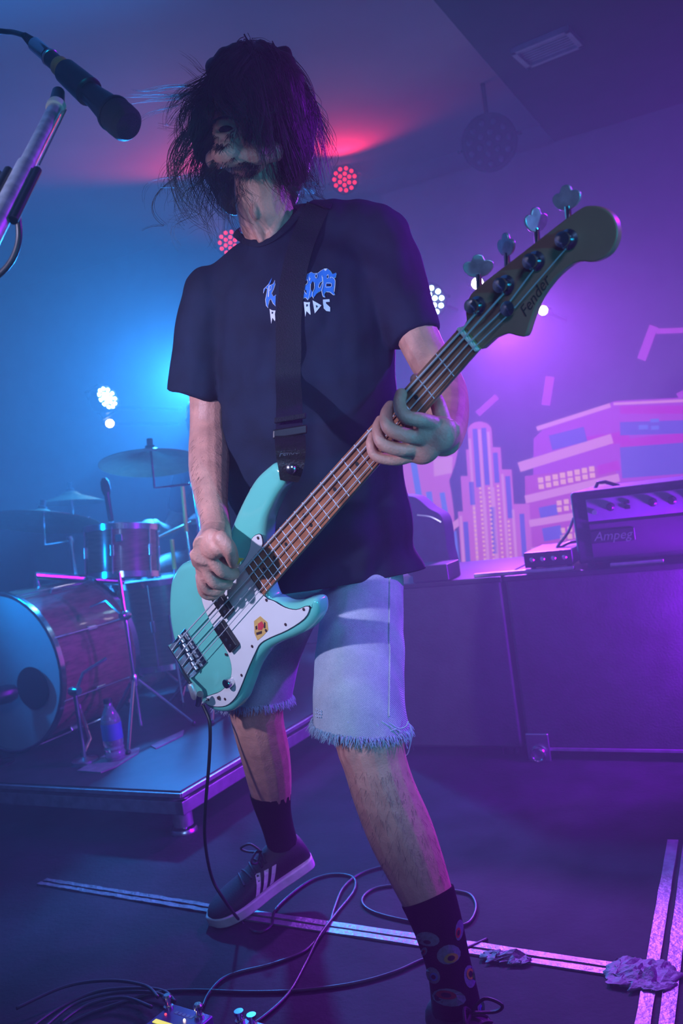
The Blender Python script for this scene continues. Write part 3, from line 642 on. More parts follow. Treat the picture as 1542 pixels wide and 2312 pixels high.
bd.tube([dd(0, 0, sz - .08 - RT), dd(0, .0, sz + .10 - RT), dd(0, .02, sz + .28 - RT), dd(0, .03, sz + .44 - RT), dd(0, .03, sz + .515 - RT)], [(.168, .128), (.176, .126), (.186, .126), (.196, .116), (.085, .075)], 20, SV)
for e_ in (-1, 1): dl([(dd(e_ * .15, .03, sz + .43 - RT), .075), (dd(e_ * .215, .025, sz + .33 - RT), .066), (dd(e_ * .255, .02, sz + .24 - RT), .060)])
bd = _b; sm_ = fuse(ct, .009, 4, .5); o_ = put('t_shirt', sm_, 'jeans_dark', drummer, V((0, 0, 0)), 0)
for p in sm_.polygons: p.use_smooth = True
ct = MB(); ct.ball(hd0 + SU * .018 + Z * .03, (.088, .098, .105), (SV, SU, Z), 18, 14); ct.ball(hd0 + SU * .05 - Z * .06, (.08, .06, .10), (SV, SU, Z)); hh_ = fuse(ct, .008, 3, .5); folds_ = [setattr(v, 'co', v.co + v.normal * noise.noise(V((v.co.x * 50, v.co.y * 50, v.co.z * 10))) * .012) for v in hh_.vertices]
o_ = put('hair', hh_, 'hair', drummer, V((0, 0, 0)), 0)
for e_ in (-1, 1):
    h0 = dd(e_ * .15, .44, sz + .18 - RT); t = thing('drumstick', h0, 'pale wooden drumstick in the drummer\'s ' + ('nearer' if e_ > 0 else 'farther') + ' hand', 'drumstick')
    MB().lathe([(.006, -.12), (.0072, -.118), (.0072, .16), (.0035, .24), (.005, .255), (.0, .262)], h0, -SU - Z * .25 - SV * e_ * .3, 10).build('shaft', 'maple', t)

# ================================================================== bass guitar
NUT, BR = P(1056, 775, 1.182), P(431, 1478, 1.714)
BA = (NUT - BR).normalized(); SL = (NUT - BR).length
_m = ray(553, 1283).cross(ray(592, 1340)); BT = _m.cross(BA).normalized()
if BT.dot(RGT) < 0: BT = -BT
BN = BA.cross(BT).normalized()
if BN.dot(FWD) > 0: BN = -BN
def B(s, t, h): return BR + BA * s + BT * t + BN * h                # along the strings, across, out of the face
def BP(px, py, h): return Pl(px, py, BR + BN * h, BN)
BAX = (BA, BT, BN)
FACE = -.014
bass = thing('bass_guitar', B(.15, 0, -.035), 'seafoam green electric bass guitar with a white pickguard and wooden neck', 'bass guitar')
out = [(.453, -.104), (.450, -.115), (.443, -.123), (.430, -.127), (.39, -.132), (.35, -.128), (.304, -.119), (.25, -.105), (.215, -.102), (.17, -.113), (.13, -.132), (.097, -.145), (.055, -.142), (.015, -.120), (-.02, -.090), (-.048, -.05), (-.068, 0), (-.078, .04), (-.076, .08), (-.058, .110), (-.02, .131), (.02, .131), (.06, .119), (.10, .105), (.14, .098), (.175, .098), (.21, .105), (.25, .116), (.285, .122), (.318, .118), (.336, .106), (.340, .093), (.324, .083), (.3, .075), (.275, .060), (.260, .040), (.256, .026), (.29, -.036), (.318, -.044), (.335, -.056), (.36, -.069), (.40, -.079), (.430, -.082), (.443, -.086), (.450, -.094)]
def inset(pg, d):                                                    # outline drawn in by d, corner by corner
    n_ = len(pg); o_ = []; ar = sum(pg[i][0] * pg[(i + 1) % n_][1] - pg[(i + 1) % n_][0] * pg[i][1] for i in range(n_)); sg = 1 if ar > 0 else -1
    for i in range(n_):
        a, c = V(pg[i - 2]), V(pg[(i + 2) % n_]); e_ = (c - a).normalized(); o_.append((pg[i][0] - e_.y * d * sg, pg[i][1] + e_.x * d * sg))
    return o_
bo_l = spline(out, 5, True); nb = len(bo_l); RB = .0145; vs = []; fs = []
prof = [(RB * (1 - math.cos(a)), -RB * (1 - math.sin(a))) for a in [math.pi / 2 * k / 7 for k in range(7, -1, -1)]]   # inset, depth below the face
rows = [(d, FACE + h) for d, h in prof] + [(d, FACE - .042 - h) for d, h in reversed(prof)]
for d, h in rows: vs += [B(a, b, h) for a, b in inset(bo_l, d)]
for i in range(len(rows) - 1): fs += [(i * nb + k, i * nb + (k + 1) % nb, (i + 1) * nb + (k + 1) % nb, (i + 1) * nb + k) for k in range(nb)]
fs += [tuple(range(nb)), tuple(range((len(rows) - 1) * nb, len(rows) * nb))]
MB().add(vs, fs).build('body', 'seafoam', bass, None, 50)
gd = [(.322, -.060), (.329, -.052), (.312, -.037), (.262, -.037), (.250, -.034), (.250, .026), (.262, .044), (.276, .067), (.296, .085), (.320, .093), (.324, .100), (.300, .106), (.25, .099), (.205, .087), (.172, .081), (.146, .086), (.10, .099), (.06, .112), (.025, .120), (-.01, .118), (-.042, .103), (-.060, .086), (-.055, .077), (-.03, .083), (0, .091), (.037, .090), (.065, .076), (.080, .052), (.086, .02), (.090, -.018), (.096, -.045), (.108, -.066), (.13, -.075), (.17, -.070), (.21, -.054), (.25, -.046), (.285, -.052), (.305, -.062)]
gp = spline(gd, 3, True)
grd = MB().prism(gp, B, FACE + .0008, FACE + .003).build('pickguard', 'guard', bass, None, 0, .0008, 2)
cx_, ct_ = sum(p[0] for p in gp) / len(gp), sum(p[1] for p in gp) / len(gp)
rim = MB().tube([B(p[0], p[1], FACE + .0014) for p in gp], .0011, 5, closed=True).build('guard_edge', 'guard_edge', grd)
for s_, t_ in ((.321, -.054), (.313, .094), (.25, .034), (.255, .090), (.15, .074), (.08, .098), (.0, .108), (-.045, .085), (.075, .048), (.128, -.066), (.205, .072)):
    MB().lathe([(.0028, 0), (.0030, .0008), (.0010, .0014)], B(s_, t_, FACE + .003), BN, 10).build('screw', 'sticker_dark', grd)
for s_, t_ in ((.152, -.026), (.112, .026)):
    pu = MB().box(B(s_, t_, FACE + .008), .030, .058, .012, BAX).build('pickup', 'black_plastic', bass, None, 0, .003, 3)
    for k in range(4): MB().cyl(B(s_, t_ - .020 + k * .0133, FACE + .0138), B(s_, t_ - .020 + k * .0133, FACE + .0146), .0032, 10).build('pole_piece', 'steel', pu)
brg = MB().box(B(-.016, -.009, FACE + .002), .062, .080, .003, BAX).build('bridge', 'chrome', bass, None, 0, .001, 2)
MB().box(B(-.046, -.009, FACE + .008), .004, .080, .013, BAX).build('bridge_lip', 'chrome', brg, None, 0, .001, 2)
STB = [-.0375, -.0185, .0005, .0195]; STN = [-.0185, -.0088, .0009, .0106]
for k in range(4):
    sd = MB().cyl(B(-.004 - .004 * k, STB[k] - .0085, FACE + .0095), B(-.004 - .004 * k, STB[k] + .0085, FACE + .0095), .0048, 14).build('saddle', 'steel', brg)
    MB().cyl(B(-.046, STB[k], FACE + .0085), B(-.006, STB[k], FACE + .0085), .0016, 8).build('saddle_screw', 'chrome', sd)
for s_, t_ in ((.045, .092),):
    MB().lathe([(.0095, 0), (.0098, .002), (.0098, .013), (.0085, .0155), (.0, .016)], B(s_, t_, FACE + .003), BN, 24).build('knob', 'chrome', bass)
MB().lathe([(.0035, 0), (.0035, .004), (.001, .005)], B(-.012, .098, FACE + .003), BN, 12).build('bare_pot_shaft', 'sticker_dark', bass)
# neck, fretboard, frets
def nw(s): return .0205 + (SL - s) / (SL - .26) * .0105               # half width
NC = -.005
mb = MB(); vs = []; ns = 26; rings = []
for i in range(ns + 1):
    s_ = .254 + (SL + .004 - .254) * i / ns; w_ = nw(s_)
    pr = [(-1, -.0090), (-1, -.012), (-.86, -.020), (-.5, -.0265), (0, -.029), (.5, -.0265), (.86, -.020), (1, -.012), (1, -.0090)]
    vs += [B(s_, NC + a * w_, h) for a, h in pr]
q = 9; fs = [(i * q + k, i * q + (k + 1) % q, (i + 1) * q + (k + 1) % q, (i + 1) * q + k) for i in range(ns) for k in range(q)] + [tuple(range(q)), tuple(range(ns * q, ns * q + q))]
mb.add(vs, fs).build('neck', 'maple', bass, None, 30)
fbp = [(.258, NC - nw(.258)), (SL + .001, NC - nw(SL)), (SL + .001, NC + nw(SL)), (.258, NC + nw(.258))]
fb = MB().prism(fbp, B, -.009, -.0035).build('fretboard', 'rosewood', bass, None, 0, .0010, 2)
for k in range(1, 21):
    s_ = SL * 2 ** (-k / 12); MB().tube([B(s_, NC - nw(s_) + .0006, -.0034), B(s_, NC + nw(s_) - .0006, -.0034)], .0009, 6).build('fret', 'string_wire', fb)
def fmid(k): return SL * (2 ** (-k / 12) + 2 ** (-(k - 1) / 12)) / 2
for k, ts in [(3, (0,)), (5, (0,)), (7, (0,)), (9, (0,)), (12, (-.010, .010)), (15, (0,)), (17, (0,)), (19, (0,))]:
    for t_ in ts: MB().lathe([(.0036, -.001), (.0036, .0002), (0, .0003)], B(fmid(k), NC + t_, -.0035), BN, 12).build('position_dot', 'guard_edge', fb)
MB().box(B(SL + .002, NC, -.0045), .0040, nw(SL) * 2, .009, BAX).build('nut', 'bone', bass, None, 0, .0006)
hd = [(SL + .002, NC - .0205), (.876, -.028), (.884, -.038), (.897, -.046), (.919, -.0465), (1.00, -.030), (1.074, -.014), (1.092, -.004), (1.101, .012), (1.101, .030), (1.090, .046), (1.071, .053), (1.052, .047), (1.040, .034), (1.027, .027), (1.000, .024), (.970, .028), (.945, .038), (.926, .047), (.918, .041), (.908, .027), (.890, .018), (SL + .002, NC + .0205)]
hdo = MB().prism(hd[:1] + spline(hd[1:-1], 4) + hd[-1:], B, -.029, FACE).build('headstock', 'head_face', bass, None, 30, .0035, 3)
lgx = (B(1.035, .022, 0) - B(.925, .037, 0)).normalized()
lgy = -(BT - lgx * BT.dot(lgx)).normalized()
text_mb('Fender', .020, lambda x, y: B(.968, .021, FACE + .0004) + lgx * x + lgy * y, shear=.35).build('lettering', 'logo_dark', hdo, None, 0)
POST = [(.903, -.029), (.951, -.018), (1.000, -.009), (1.047, .004)]
PAD = [(1080, 604, 20), (1143, 556, -35), (1210, 500, 70), (1280, 450, -15)]
for (s_, t_), (px, py, tw) in zip(POST, PAD):
    p0 = B(s_, t_, FACE); t = MB().lathe([(.0125, 0), (.0125, .003), (.0085, .005), (.0075, .010), (.0095, .016), (.0095, .021), (.005, .022)], p0, BN, 20).build('tuner', 'chrome', bass)
    pc = BP(px, py, -.024); e = B(s_ + .004, t_ - .012, -.027); d = (pc - e).normalized()
    MB().cyl(e, pc - d * .008, .0042, 12).build('tuner_shaft', 'chrome', t)
    sd = (Matrix.Rotation(math.radians(tw), 3, d) @ BA); sd = (sd - d * sd.dot(d)).normalized(); nn_ = d.cross(sd)
    cl = [(0, -.013), (.006, -.012), (.012, -.010), (.019, -.003), (.020, .005), (.014, .009), (.009, .009), (.006, .015), (0, .017), (-.006, .015), (-.009, .009), (-.014, .009), (-.020, .005), (-.019, -.003), (-.012, -.010), (-.006, -.012)]
    MB().prism(spline(cl, 3, True), lambda a, b, h: pc + sd * a + d * b + nn_ * h, -.002, .002).build('tuner_paddle', 'satin', t, None, 30, .0012, 2)
st_ = MB().lathe([(.006, 0), (.006, .004), (.010, .006), (.010, .009), (.004, .011)], B(.934, .007, FACE), BN, 18).build('string_tree', 'chrome', bass)
for k in range(4):
    path = [B(-.044, STB[k], FACE + .010), B(-.004, STB[k], FACE + .0150), B(SL, STN[k], .0005)]
    ps, pt = POST[k]
    if k >= 2: path.append(B(.934, .007 + (.006 if k == 3 else -.004), FACE + .006))
    path.append(B(ps - .006, pt + .009, FACE + .013))
    MB().tube(path, [.0016, .0014, .0011, .0009][k], 6).build('string', 'string_wire', bass)
# sticker on the guard
stk = MB().prism([(574, 1402), (588, 1391), (604, 1405), (606, 1422), (596, 1434), (582, 1446), (575, 1430)], lambda x, y, h: BP(x, y, FACE + .003) + BN * h, .0002, .0006).build('sticker', 'sticker_tan', bass, None, 0)
stk['label'] = 'tan sticker with red and black lettering'
MB().prism([(583, 1408), (592, 1402), (597, 1412), (592, 1422), (583, 1422)], lambda x, y, h: BP(x, y, FACE + .003) + BN * h, .0006, .0009).build('sticker_print', 'sticker_red', stk, None, 0)
for pg in ([(577, 1414), (581, 1412), (582, 1420), (578, 1422)], [(579, 1428), (592, 1424), (592, 1430), (580, 1434)], [(597, 1404), (600, 1406), (600, 1418), (596, 1418)]):
    MB().prism(pg, lambda x, y, h: BP(x, y, FACE + .003) + BN * h, .0006, .0009).build('sticker_print', 'sticker_dark', stk, None, 0)

# ================================================================== the bass player
def jm(seg): return [P(*q[:3]) for q in seg], [q[3] for q in seg]
SIDE = (RGT * .985 + UPV * .16).normalized()
bd = MB()
def limb(seg, n=16, side=None):
    p, r = jm(seg); k = len(p)
    dat = [tuple(p[i]) + (tuple(r[i]) if isinstance(r[i], tuple) else (r[i], r[i])) for i in range(k)]
    sp = spline(dat, 4); bd.tube([V(q[:3]) for q in sp], [(q[3], q[4]) for q in sp], n, side)
# right arm (picking)
limb([(512, 662, 1.75, .044), (484, 730, 1.76, .048), (474, 820, 1.77, .046), (471, 905, 1.775, .0385), (470, 965, 1.77, .0370), (472, 1010, 1.745, .0405), (472, 1065, 1.70, .0385), (477, 1125, 1.645, .0310), (484, 1172, 1.60, .0262), (489, 1205, 1.565, .0272)])
# left arm (fretting)
limb([(830, 545, 1.74, .055), (875, 600, 1.73, .052), (915, 690, 1.70, .046), (948, 770, 1.67, .040), (982, 835, 1.64, .0385), (1002, 875, 1.60, .0395), (1009, 915, 1.53, .0385), (1010, 955, 1.46, .034), (1006, 985, 1.39, .0285), (1000, 992, 1.35, .027)])
# legs
limb([(790, 1240, 1.86, .082), (818, 1320, 1.80, .078), (818, 1450, 1.71, .072), (826, 1590, 1.61, .062), (836, 1675, 1.555, .0610), (846, 1720, 1.545, .0560), (868, 1790, 1.54, .0560), (905, 1880, 1.535, .0575), (945, 1975, 1.52, .0500), (985, 2080, 1.50, .0400), (1012, 2180, 1.475, .0340), (1024, 2240, 1.465, .0360)])
bd.ball(P(820, 1686, 1.516), (.036, .022, .044), (RGT, FWD, UPV))      # kneecap
limb([(690, 1240, 1.90, .082), (650, 1330, 1.90, .078), (610, 1450, 1.89, .070), (580, 1570, 1.88, .060), (582, 1630, 1.885, .0555), (598, 1700, 1.93, .0540), (609, 1765, 1.98, .0490), (617, 1820, 2.03, .0400), (626, 1865, 2.07, .0340), (636, 1900, 2.09, .0345)])
# torso, hips
tor = [(738, 1300, 1.87, (.150, .105)), (730, 1220, 1.86, (.155, .108)), (714, 1080, 1.80, (.148, .100)), (702, 930, 1.77, (.148, .100)), (690, 790, 1.755, (.152, .100)), (676, 690, 1.75, (.150, .095)), (660, 610, 1.74, (.125, .080)), (645, 560, 1.735, (.08, .06))]
limb(tor, 24, SIDE)
limb([(650, 560, 1.735, .062), (760, 545, 1.735, .058), (840, 550, 1.735, .055)]); limb([(610, 590, 1.735, .056), (555, 632, 1.745, .048), (512, 662, 1.75, .044)])
# neck
limb([(640, 580, 1.74, .060), (612, 520, 1.715, .0560), (594, 460, 1.69, .0530), (588, 410, 1.68, .050), (584, 350, 1.675, .046), (582, 300, 1.67, .04)])
for pts in (((548, 415, 1.662), (566, 480, 1.663), (594, 548, 1.668)), ((645, 430, 1.672), (632, 490, 1.668), (606, 548, 1.668))): limb([pts[0] + (.010,), pts[1] + (.012,), pts[2] + (.009,)], 8)
bd.ball(P(576, 475, 1.650), (.008, .012, .018))                     # larynx
# head
HC = P(572, 274, 1.625)
HU = (UPV * .98 + RGT * .12 + FWD * .14).normalized(); HF = -FWD - RGT * .42; HF = (HF - HU * HF.dot(HU)).normalized(); HR = HF.cross(HU)
if HR.dot(RGT) < 0: HR = -HR
def hp_(x, y, z): return HC + HR * x + HF * y + HU * z
HAX = (HR, HF, HU)
bd.ball(hp_(0, -.012, .030), (.076, .096, .092), HAX, 24, 18); bd.ball(hp_(0, .025, -.046), (.056, .064, .070), HAX, 20, 14)
bd.ball(hp_(0, .074, -.106), (.027, .022, .022), HAX); bd.tube([hp_(-.058, .0, -.065), hp_(-.040, .045, -.098), hp_(0, .070, -.112), hp_(.040, .045, -.098), hp_(.058, .0, -.065)], .018, 10)
for s_ in (-1, 1):
    bd.ball(hp_(s_ * .043, .060, -.016), (.024, .024, .020), HAX); bd.ball(hp_(s_ * .031, .072, .014), (.016, .014, .013), HAX)
    bd.ball(hp_(s_ * .011, .104, -.026), (.009, .011, .008), HAX); bd.ball(hp_(s_ * .078, -.012, -.01), (.009, .020, .032), HAX)
bd.tube([hp_(-.046, .068, .030), hp_(-.02, .083, .036), hp_(.02, .083, .036), hp_(.046, .068, .030)], .012, 8)
bd.tube([hp_(0, .084, .026), hp_(0, .100, .0), hp_(0, .116, -.020)], [.009, .0105, .0130], 10)
bd.tube([hp_(-.025, .076, -.060), hp_(-.01, .089, -.052), hp_(.01, .089, -.052), hp_(.025, .076, -.060)], .0068, 8)
bd.tube([hp_(-.025, .076, -.066), hp_(-.012, .088, -.084), hp_(.012, .088, -.084), hp_(.025, .076, -.066)], .0078, 8)
# right hand: closed round the pick, over the strings
RH = lambda x, y, h: BP(x, y, h)
def finger(pts, r, n=10):
    sp = spline([tuple(p) for p in pts], 5); m = len(sp); bd.tube([V(q) for q in sp], [r * (1.08 - .24 * i / (m - 1)) for i in range(m)], n); bd.ball(V(sp[-1]), r * .85, None, 10, 8); bd.ball(V(sp[0]), r * 1.08, None, 10, 8)
wr = P(488, 1200, 1.57); bd.ball(P(489, 1202, 1.567), .0265); bd.ball(RH(481, 1228, .083), (.030, .018, .026), (BA, BN, BT))
bd.tube([wr, RH(480, 1230, .085), RH(472, 1256, .075), RH(467, 1276, .064), RH(466, 1284, .058)], [(.027, .022), (.034, .021), (.034, .018), (.026, .013), (.012, .007)], 14, RGT)
bd.ball(RH(496, 1232, .082), .019); bd.ball(RH(468, 1262, .070), (.030, .018, .024), (BA, BN, BT))
finger([RH(478, 1252, .078), RH(499, 1287, .066), RH(527, 1296, .038), RH(522, 1282, .022)], .0120)
finger([RH(464, 1266, .074), RH(482, 1312, .062), RH(512, 1318, .036), RH(506, 1300, .024)], .0122)
finger([RH(456, 1282, .068), RH(466, 1326, .056), RH(496, 1334, .034), RH(492, 1314, .024)], .0115)
finger([RH(454, 1300, .060), RH(461, 1338, .047), RH(484, 1344, .030), RH(482, 1326, .024)], .0100)
finger([RH(500, 1216, .086), RH(517, 1237, .082), RH(524, 1258, .066), RH(529, 1270, .048)], .0128)
# left hand round the neck
LH = lambda x, y, h: BP(x, y, h)
lw = P(1002, 988, 1.360); bd.ball(lw, .0275); bd.ball(LH(990, 982, -.012), (.030, .020, .026), (BA, BN, BT))
bd.tube([lw, LH(985, 985, -.012), LH(955, 990, -.004)], [(.028, .022), (.038, .022), (.038, .016)], 14, (BA + BT * .3).normalized())
finger([LH(975, 955, .002), LH(948, 948, .022), LH(914, 940, .033), LH(902, 912, .026), LH(906, 890, .010)], .0108)
finger([LH(958, 985, .002), LH(925, 985, .022), LH(880, 968, .034), LH(872, 938, .026), LH(882, 918, .010)], .0110)
finger([LH(942, 1010, .000), LH(905, 1015, .018), LH(864, 1002, .030), LH(853, 970, .024), LH(860, 950, .010)], .0104)
finger([LH(930, 1028, -.004), LH(895, 1038, .008), LH(850, 1030, .020), LH(838, 1003, .019), LH(842, 985, .009)], .0092)
finger([LH(1000, 950, -.040), LH(985, 905, -.052), LH(958, 875, -.050), LH(940, 858, -.044)], .0120)
bd.ball(LH(955, 1000, -.006), (.036, .016, .030), (BA, BN, BT))
person_me = fuse(bd, .0026, 3, .5)
P0 = V((Fl(760, 2150).x, Fl(760, 2150).y, 0))
person_bvh = bvh_of(person_me)
person = put('person', shift(person_me, P0), 'skin', None, P0, 0)
for p in person.data.polygons: p.use_smooth = True
tag(person, 'long-haired bass player in black T-shirt and cut-off denim shorts, head thrown back', 'person')
MB().ball(hp_(0, .080, -.068), (.015, .011, .0075), HAX).build('open_mouth', 'black_cloth', person)

# ---- T-shirt
sh = MB(); _bd, bd = bd, sh
limb([(750, 1400, 1.84, (.196, .154)), (744, 1330, 1.83, (.197, .152)), (733, 1250, 1.82, (.192, .144)), (714, 1100, 1.79, (.180, .120)), (701, 950, 1.765, (.174, .118)), (692, 800, 1.75, (.178, .120)), (682, 700, 1.745, (.180, .116)), (668, 620, 1.74, (.158, .100)), (652, 565, 1.735, (.115, .082)), (640, 528, 1.73, (.070, .066))], 32, SIDE)
limb([(640, 560, 1.735, .074), (720, 540, 1.735, .072), (790, 530, 1.735, .069), (850, 550, 1.735, .070)]); limb([(620, 590, 1.735, .070), (560, 628, 1.74, .066), (492, 672, 1.75, .067)])
limb([(835, 545, 1.735, .073), (868, 590, 1.73, .072), (902, 670, 1.70, .060), (941, 764, 1.672, .0495)]); limb([(492, 672, 1.75, .068), (472, 740, 1.755, .068), (455, 815, 1.765, .063), (441, 896, 1.775, .059)])
for q_, r_ in ((P(492, 674, 1.75), .0715), (P(846, 548, 1.735), .0735), (P(640, 560, 1.735), .074)): sh.ball(q_, r_)
bd = _bd
sm = fuse(sh, .006, 6, .5)
sm = cut(sm, P(800, 1312, 1.75), -UPV + RGT * .15, .60)
def folds(me, f):
    me.update()
    nrm = [v.normal.copy() for v in me.vertices]
    for v, n_ in zip(me.vertices, nrm): v.co += n_ * f(v.co)
def shirt_fold(c):
    q = c - CAM; d = q.dot(FWD); x, y = q.dot(RGT) / d * FPX + 771, 1156 - q.dot(UPV) / d * FPX
    a = noise.noise(V((x * .012, y * .0028, 3.1))) * .010 + noise.noise(V((x * .026, y * .006, 9.1))) * .004
    if y > 1080: a += math.sin((y * .8 + x * .55) * .045 + 2 * noise.noise(V((x * .01, y * .01, 0)))) * .006 * min(1, (y - 1080) / 120)
    b = noise.noise(V((x * .02 + y * .012, y * .008 - x * .01, 5.5))) * .005
    return a + b
folds(sm, shirt_fold)
shirt_bvh = bvh_of(sm)
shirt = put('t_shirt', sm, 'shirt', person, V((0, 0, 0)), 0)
for p in sm.polygons: p.use_smooth = True
so = shirt.modifiers.new('s', 'SOLIDIFY'); so.thickness = .0025; so.offset = -1
def on(bvh, px, py, off=.002, dflt=1.7):                             # the point of a garment seen at that place, lifted a little
    d = ray(px, py).normalized(); h = bvh.ray_cast(CAM, d)
    if h[0] is None: return P(px, py, dflt), -FWD
    n_ = h[1] if h[1].dot(d) < 0 else -h[1]
    return h[0] + n_ * off, n_
nk = [on(shirt_bvh, x, y, .001)[0] for x, y in ((535, 530), (552, 541), (572, 549), (597, 548), (622, 534), (645, 514), (668, 490), (690, 468))]
nk += [P(705, 462, 1.76), P(660, 470, 1.80), P(590, 505, 1.80), P(540, 520, 1.76)]
MB().tube([V(q) for q in spline([tuple(p) for p in nk], 5, True)], (.0085, .0035), 8, closed=True).build('collar', 'collar', shirt)
# sleeve and body hems
def ringhem(pts, nm): MB().tube([V(q) for q in spline([tuple(p) for p in pts], 3)], (.006, .0022), 6).build(nm, 'collar', shirt)
# chest print: outlined blue letters with white letters under them; the strap hides the middle
def print_poly(pg, m, nm, off, sub=1):
    mb = MB(); pts = []
    for i in range(len(pg)):
        a, b = pg[i], pg[(i + 1) % len(pg)]
        for k in range(sub): pts.append((a[0] + (b[0] - a[0]) * k / sub, a[1] + (b[1] - a[1]) * k / sub))
    bm = bmesh.new(); vv = [bm.verts.new((x, y, 0)) for x, y in pts]; bm.faces.new(vv)
    bmesh.ops.triangulate(bm, faces=bm.faces); bmesh.ops.subdivide_edges(bm, edges=[e for e in bm.edges if e.calc_length() > 14], cuts=2)
    bmesh.ops.triangulate(bm, faces=bm.faces)
    bm.verts.index_update(); mb.add([on(shirt_bvh, v.co.x, v.co.y, off)[0] for v in bm.verts], [tuple(v.index for v in f.verts) for f in bm.faces]); bm.free()
    return mb.build(nm, m, shirt, None, 0)
def zc_(pts): return [(580 + x / 7.01, 580 + y / 7.01) for x, y in pts]      # a close-up of the chest, read off in its own grid
blob = [(735, 330), (790, 280), (860, 245), (900, 265), (960, 260), (1010, 220), (1070, 190), (1120, 192), (1165, 225), (1195, 275), (1230, 290), (1245, 250), (1258, 275), (1245, 330), (1222, 345), (1238, 400), (1228, 470), (1212, 540), (1235, 605), (1205, 610), (1150, 565), (1090, 560), (1065, 595), (1080, 645), (1045, 640), (1028, 600), (1020, 540), (960, 575), (910, 605), (895, 665), (868, 625), (875, 570), (905, 510), (905, 440), (880, 380), (855, 430), (845, 520), (835, 610), (805, 690), (770, 650), (705, 680), (705, 540), (730, 420)]
letR = [(238, 345), (215, 400), (180, 440), (110, 510), (100, 585), (150, 500), (165, 510), (155, 580), (135, 680), (145, 770), (180, 815), (190, 750), (205, 690), (225, 670), (255, 740), (300, 785), (306, 600), (265, 630), (240, 580), (270, 520), (295, 440), (285, 370), (260, 430), (205, 450), (200, 420)]
def shrink(pg, d):
    n_ = len(pg); o_ = []
    ar = sum(pg[i][0] * pg[(i + 1) % n_][1] - pg[(i + 1) % n_][0] * pg[i][1] for i in range(n_)); sg = 1 if ar > 0 else -1
    for i in range(n_):
        a, b, c = V(pg[i - 1]), V(pg[i]), V(pg[(i + 1) % n_]); e1_, e2_ = (b - a).normalized(), (c - b).normalized()
        nn = V((-(e1_ + e2_).y, (e1_ + e2_).x)); nn = nn.normalized() if nn.length > .05 else V((-e1_.y, e1_.x)); o_.append((b.x + nn.x * d * sg, b.y + nn.y * d * sg))
    return o_
for pg in (blob, letR):
    w_ = print_poly(zc_(pg), 'print_white', 'chest_lettering', .0012); w_['label'] = 'blue gothic letter print with pale outline'
    print_poly(zc_(shrink(pg, 9)), 'print_blue', 'chest_lettering', .0022)
for pg in ([(740, 400), (800, 385), (808, 440), (760, 465)], [(975, 470), (1010, 400), (1030, 390), (1020, 450), (985, 500)], [(1095, 440), (1165, 435), (1165, 475), (1100, 470)], [(925, 300), (945, 300), (945, 345), (925, 345)], [(760, 530), (785, 540), (780, 590), (765, 570)], [(1105, 310), (1130, 300), (1125, 355), (1108, 350)]):
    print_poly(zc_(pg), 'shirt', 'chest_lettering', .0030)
def print_line(pts, r_=.00055):
    MB().tube([on(shirt_bvh, x, y, .0030)[0] for x, y in zc_(spline(pts, 4))], r_, 4).build('chest_lettering', 'print_white', shirt, None, 0)
for pts in ([(745, 365), (735, 420), (740, 480), (760, 560), (790, 600)], [(800, 370), (808, 420), (770, 460)], [(835, 330), (832, 380)], [(850, 440), (845, 520), (830, 620), (805, 685)], [(905, 420), (908, 500), (880, 570), (875, 620), (893, 660)], [(1025, 310), (1030, 390), (990, 420), (970, 480), (990, 500), (1015, 440), (1035, 420), (1040, 460), (1020, 540), (1028, 600)], [(1095, 430), (1110, 420), (1170, 430), (1170, 480), (1090, 490), (1090, 440)], [(1105, 310), (1125, 290), (1130, 340), (1105, 350)], [(1160, 350), (1165, 330), (1210, 350), (1230, 400), (1218, 560)], [(915, 310), (935, 280), (950, 310), (935, 350), (915, 320)], [(195, 470), (215, 460), (240, 480), (225, 530), (195, 540)]): print_line(pts)
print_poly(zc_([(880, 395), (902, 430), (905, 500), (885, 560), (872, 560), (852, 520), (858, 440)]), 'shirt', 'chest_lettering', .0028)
for pg in ([(835, 350), (850, 350), (838, 390), (828, 385)], [(1028, 330), (1040, 330), (1046, 420), (1034, 420)], [(190, 470), (205, 470), (195, 640), (182, 640)], [(1060, 205), (1110, 195), (1100, 225), (1075, 235)]):
    print_poly(zc_(pg), 'print_white', 'chest_lettering', .0030)
for pg in ([(203, 825), (245, 848), (298, 850), (288, 905), (262, 935), (295, 990), (290, 1020), (248, 965), (228, 1062)], [(740, 712), (790, 722), (840, 720), (835, 770), (800, 825), (850, 905), (845, 920), (785, 860), (766, 950)], [(878, 690), (1018, 770), (915, 898)], [(1040, 680), (1145, 672), (1150, 715), (1090, 718), (1090, 740), (1156, 800), (1156, 868), (1095, 860), (1050, 815), (1052, 800), (1105, 815), (1105, 800), (1042, 740)], [(703, 790), (714, 830), (706, 920), (698, 900)]):
    print_poly(zc_(pg), 'print_white', 'chest_lettering', .0014)
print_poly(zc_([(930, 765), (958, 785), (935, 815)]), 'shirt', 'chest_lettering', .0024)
print_poly(zc_([(235, 870), (262, 872), (255, 900), (238, 905)]), 'shirt', 'chest_lettering', .0024); print_poly(zc_([(780, 755), (805, 755), (798, 785), (782, 795)]), 'shirt', 'chest_lettering', .0024)

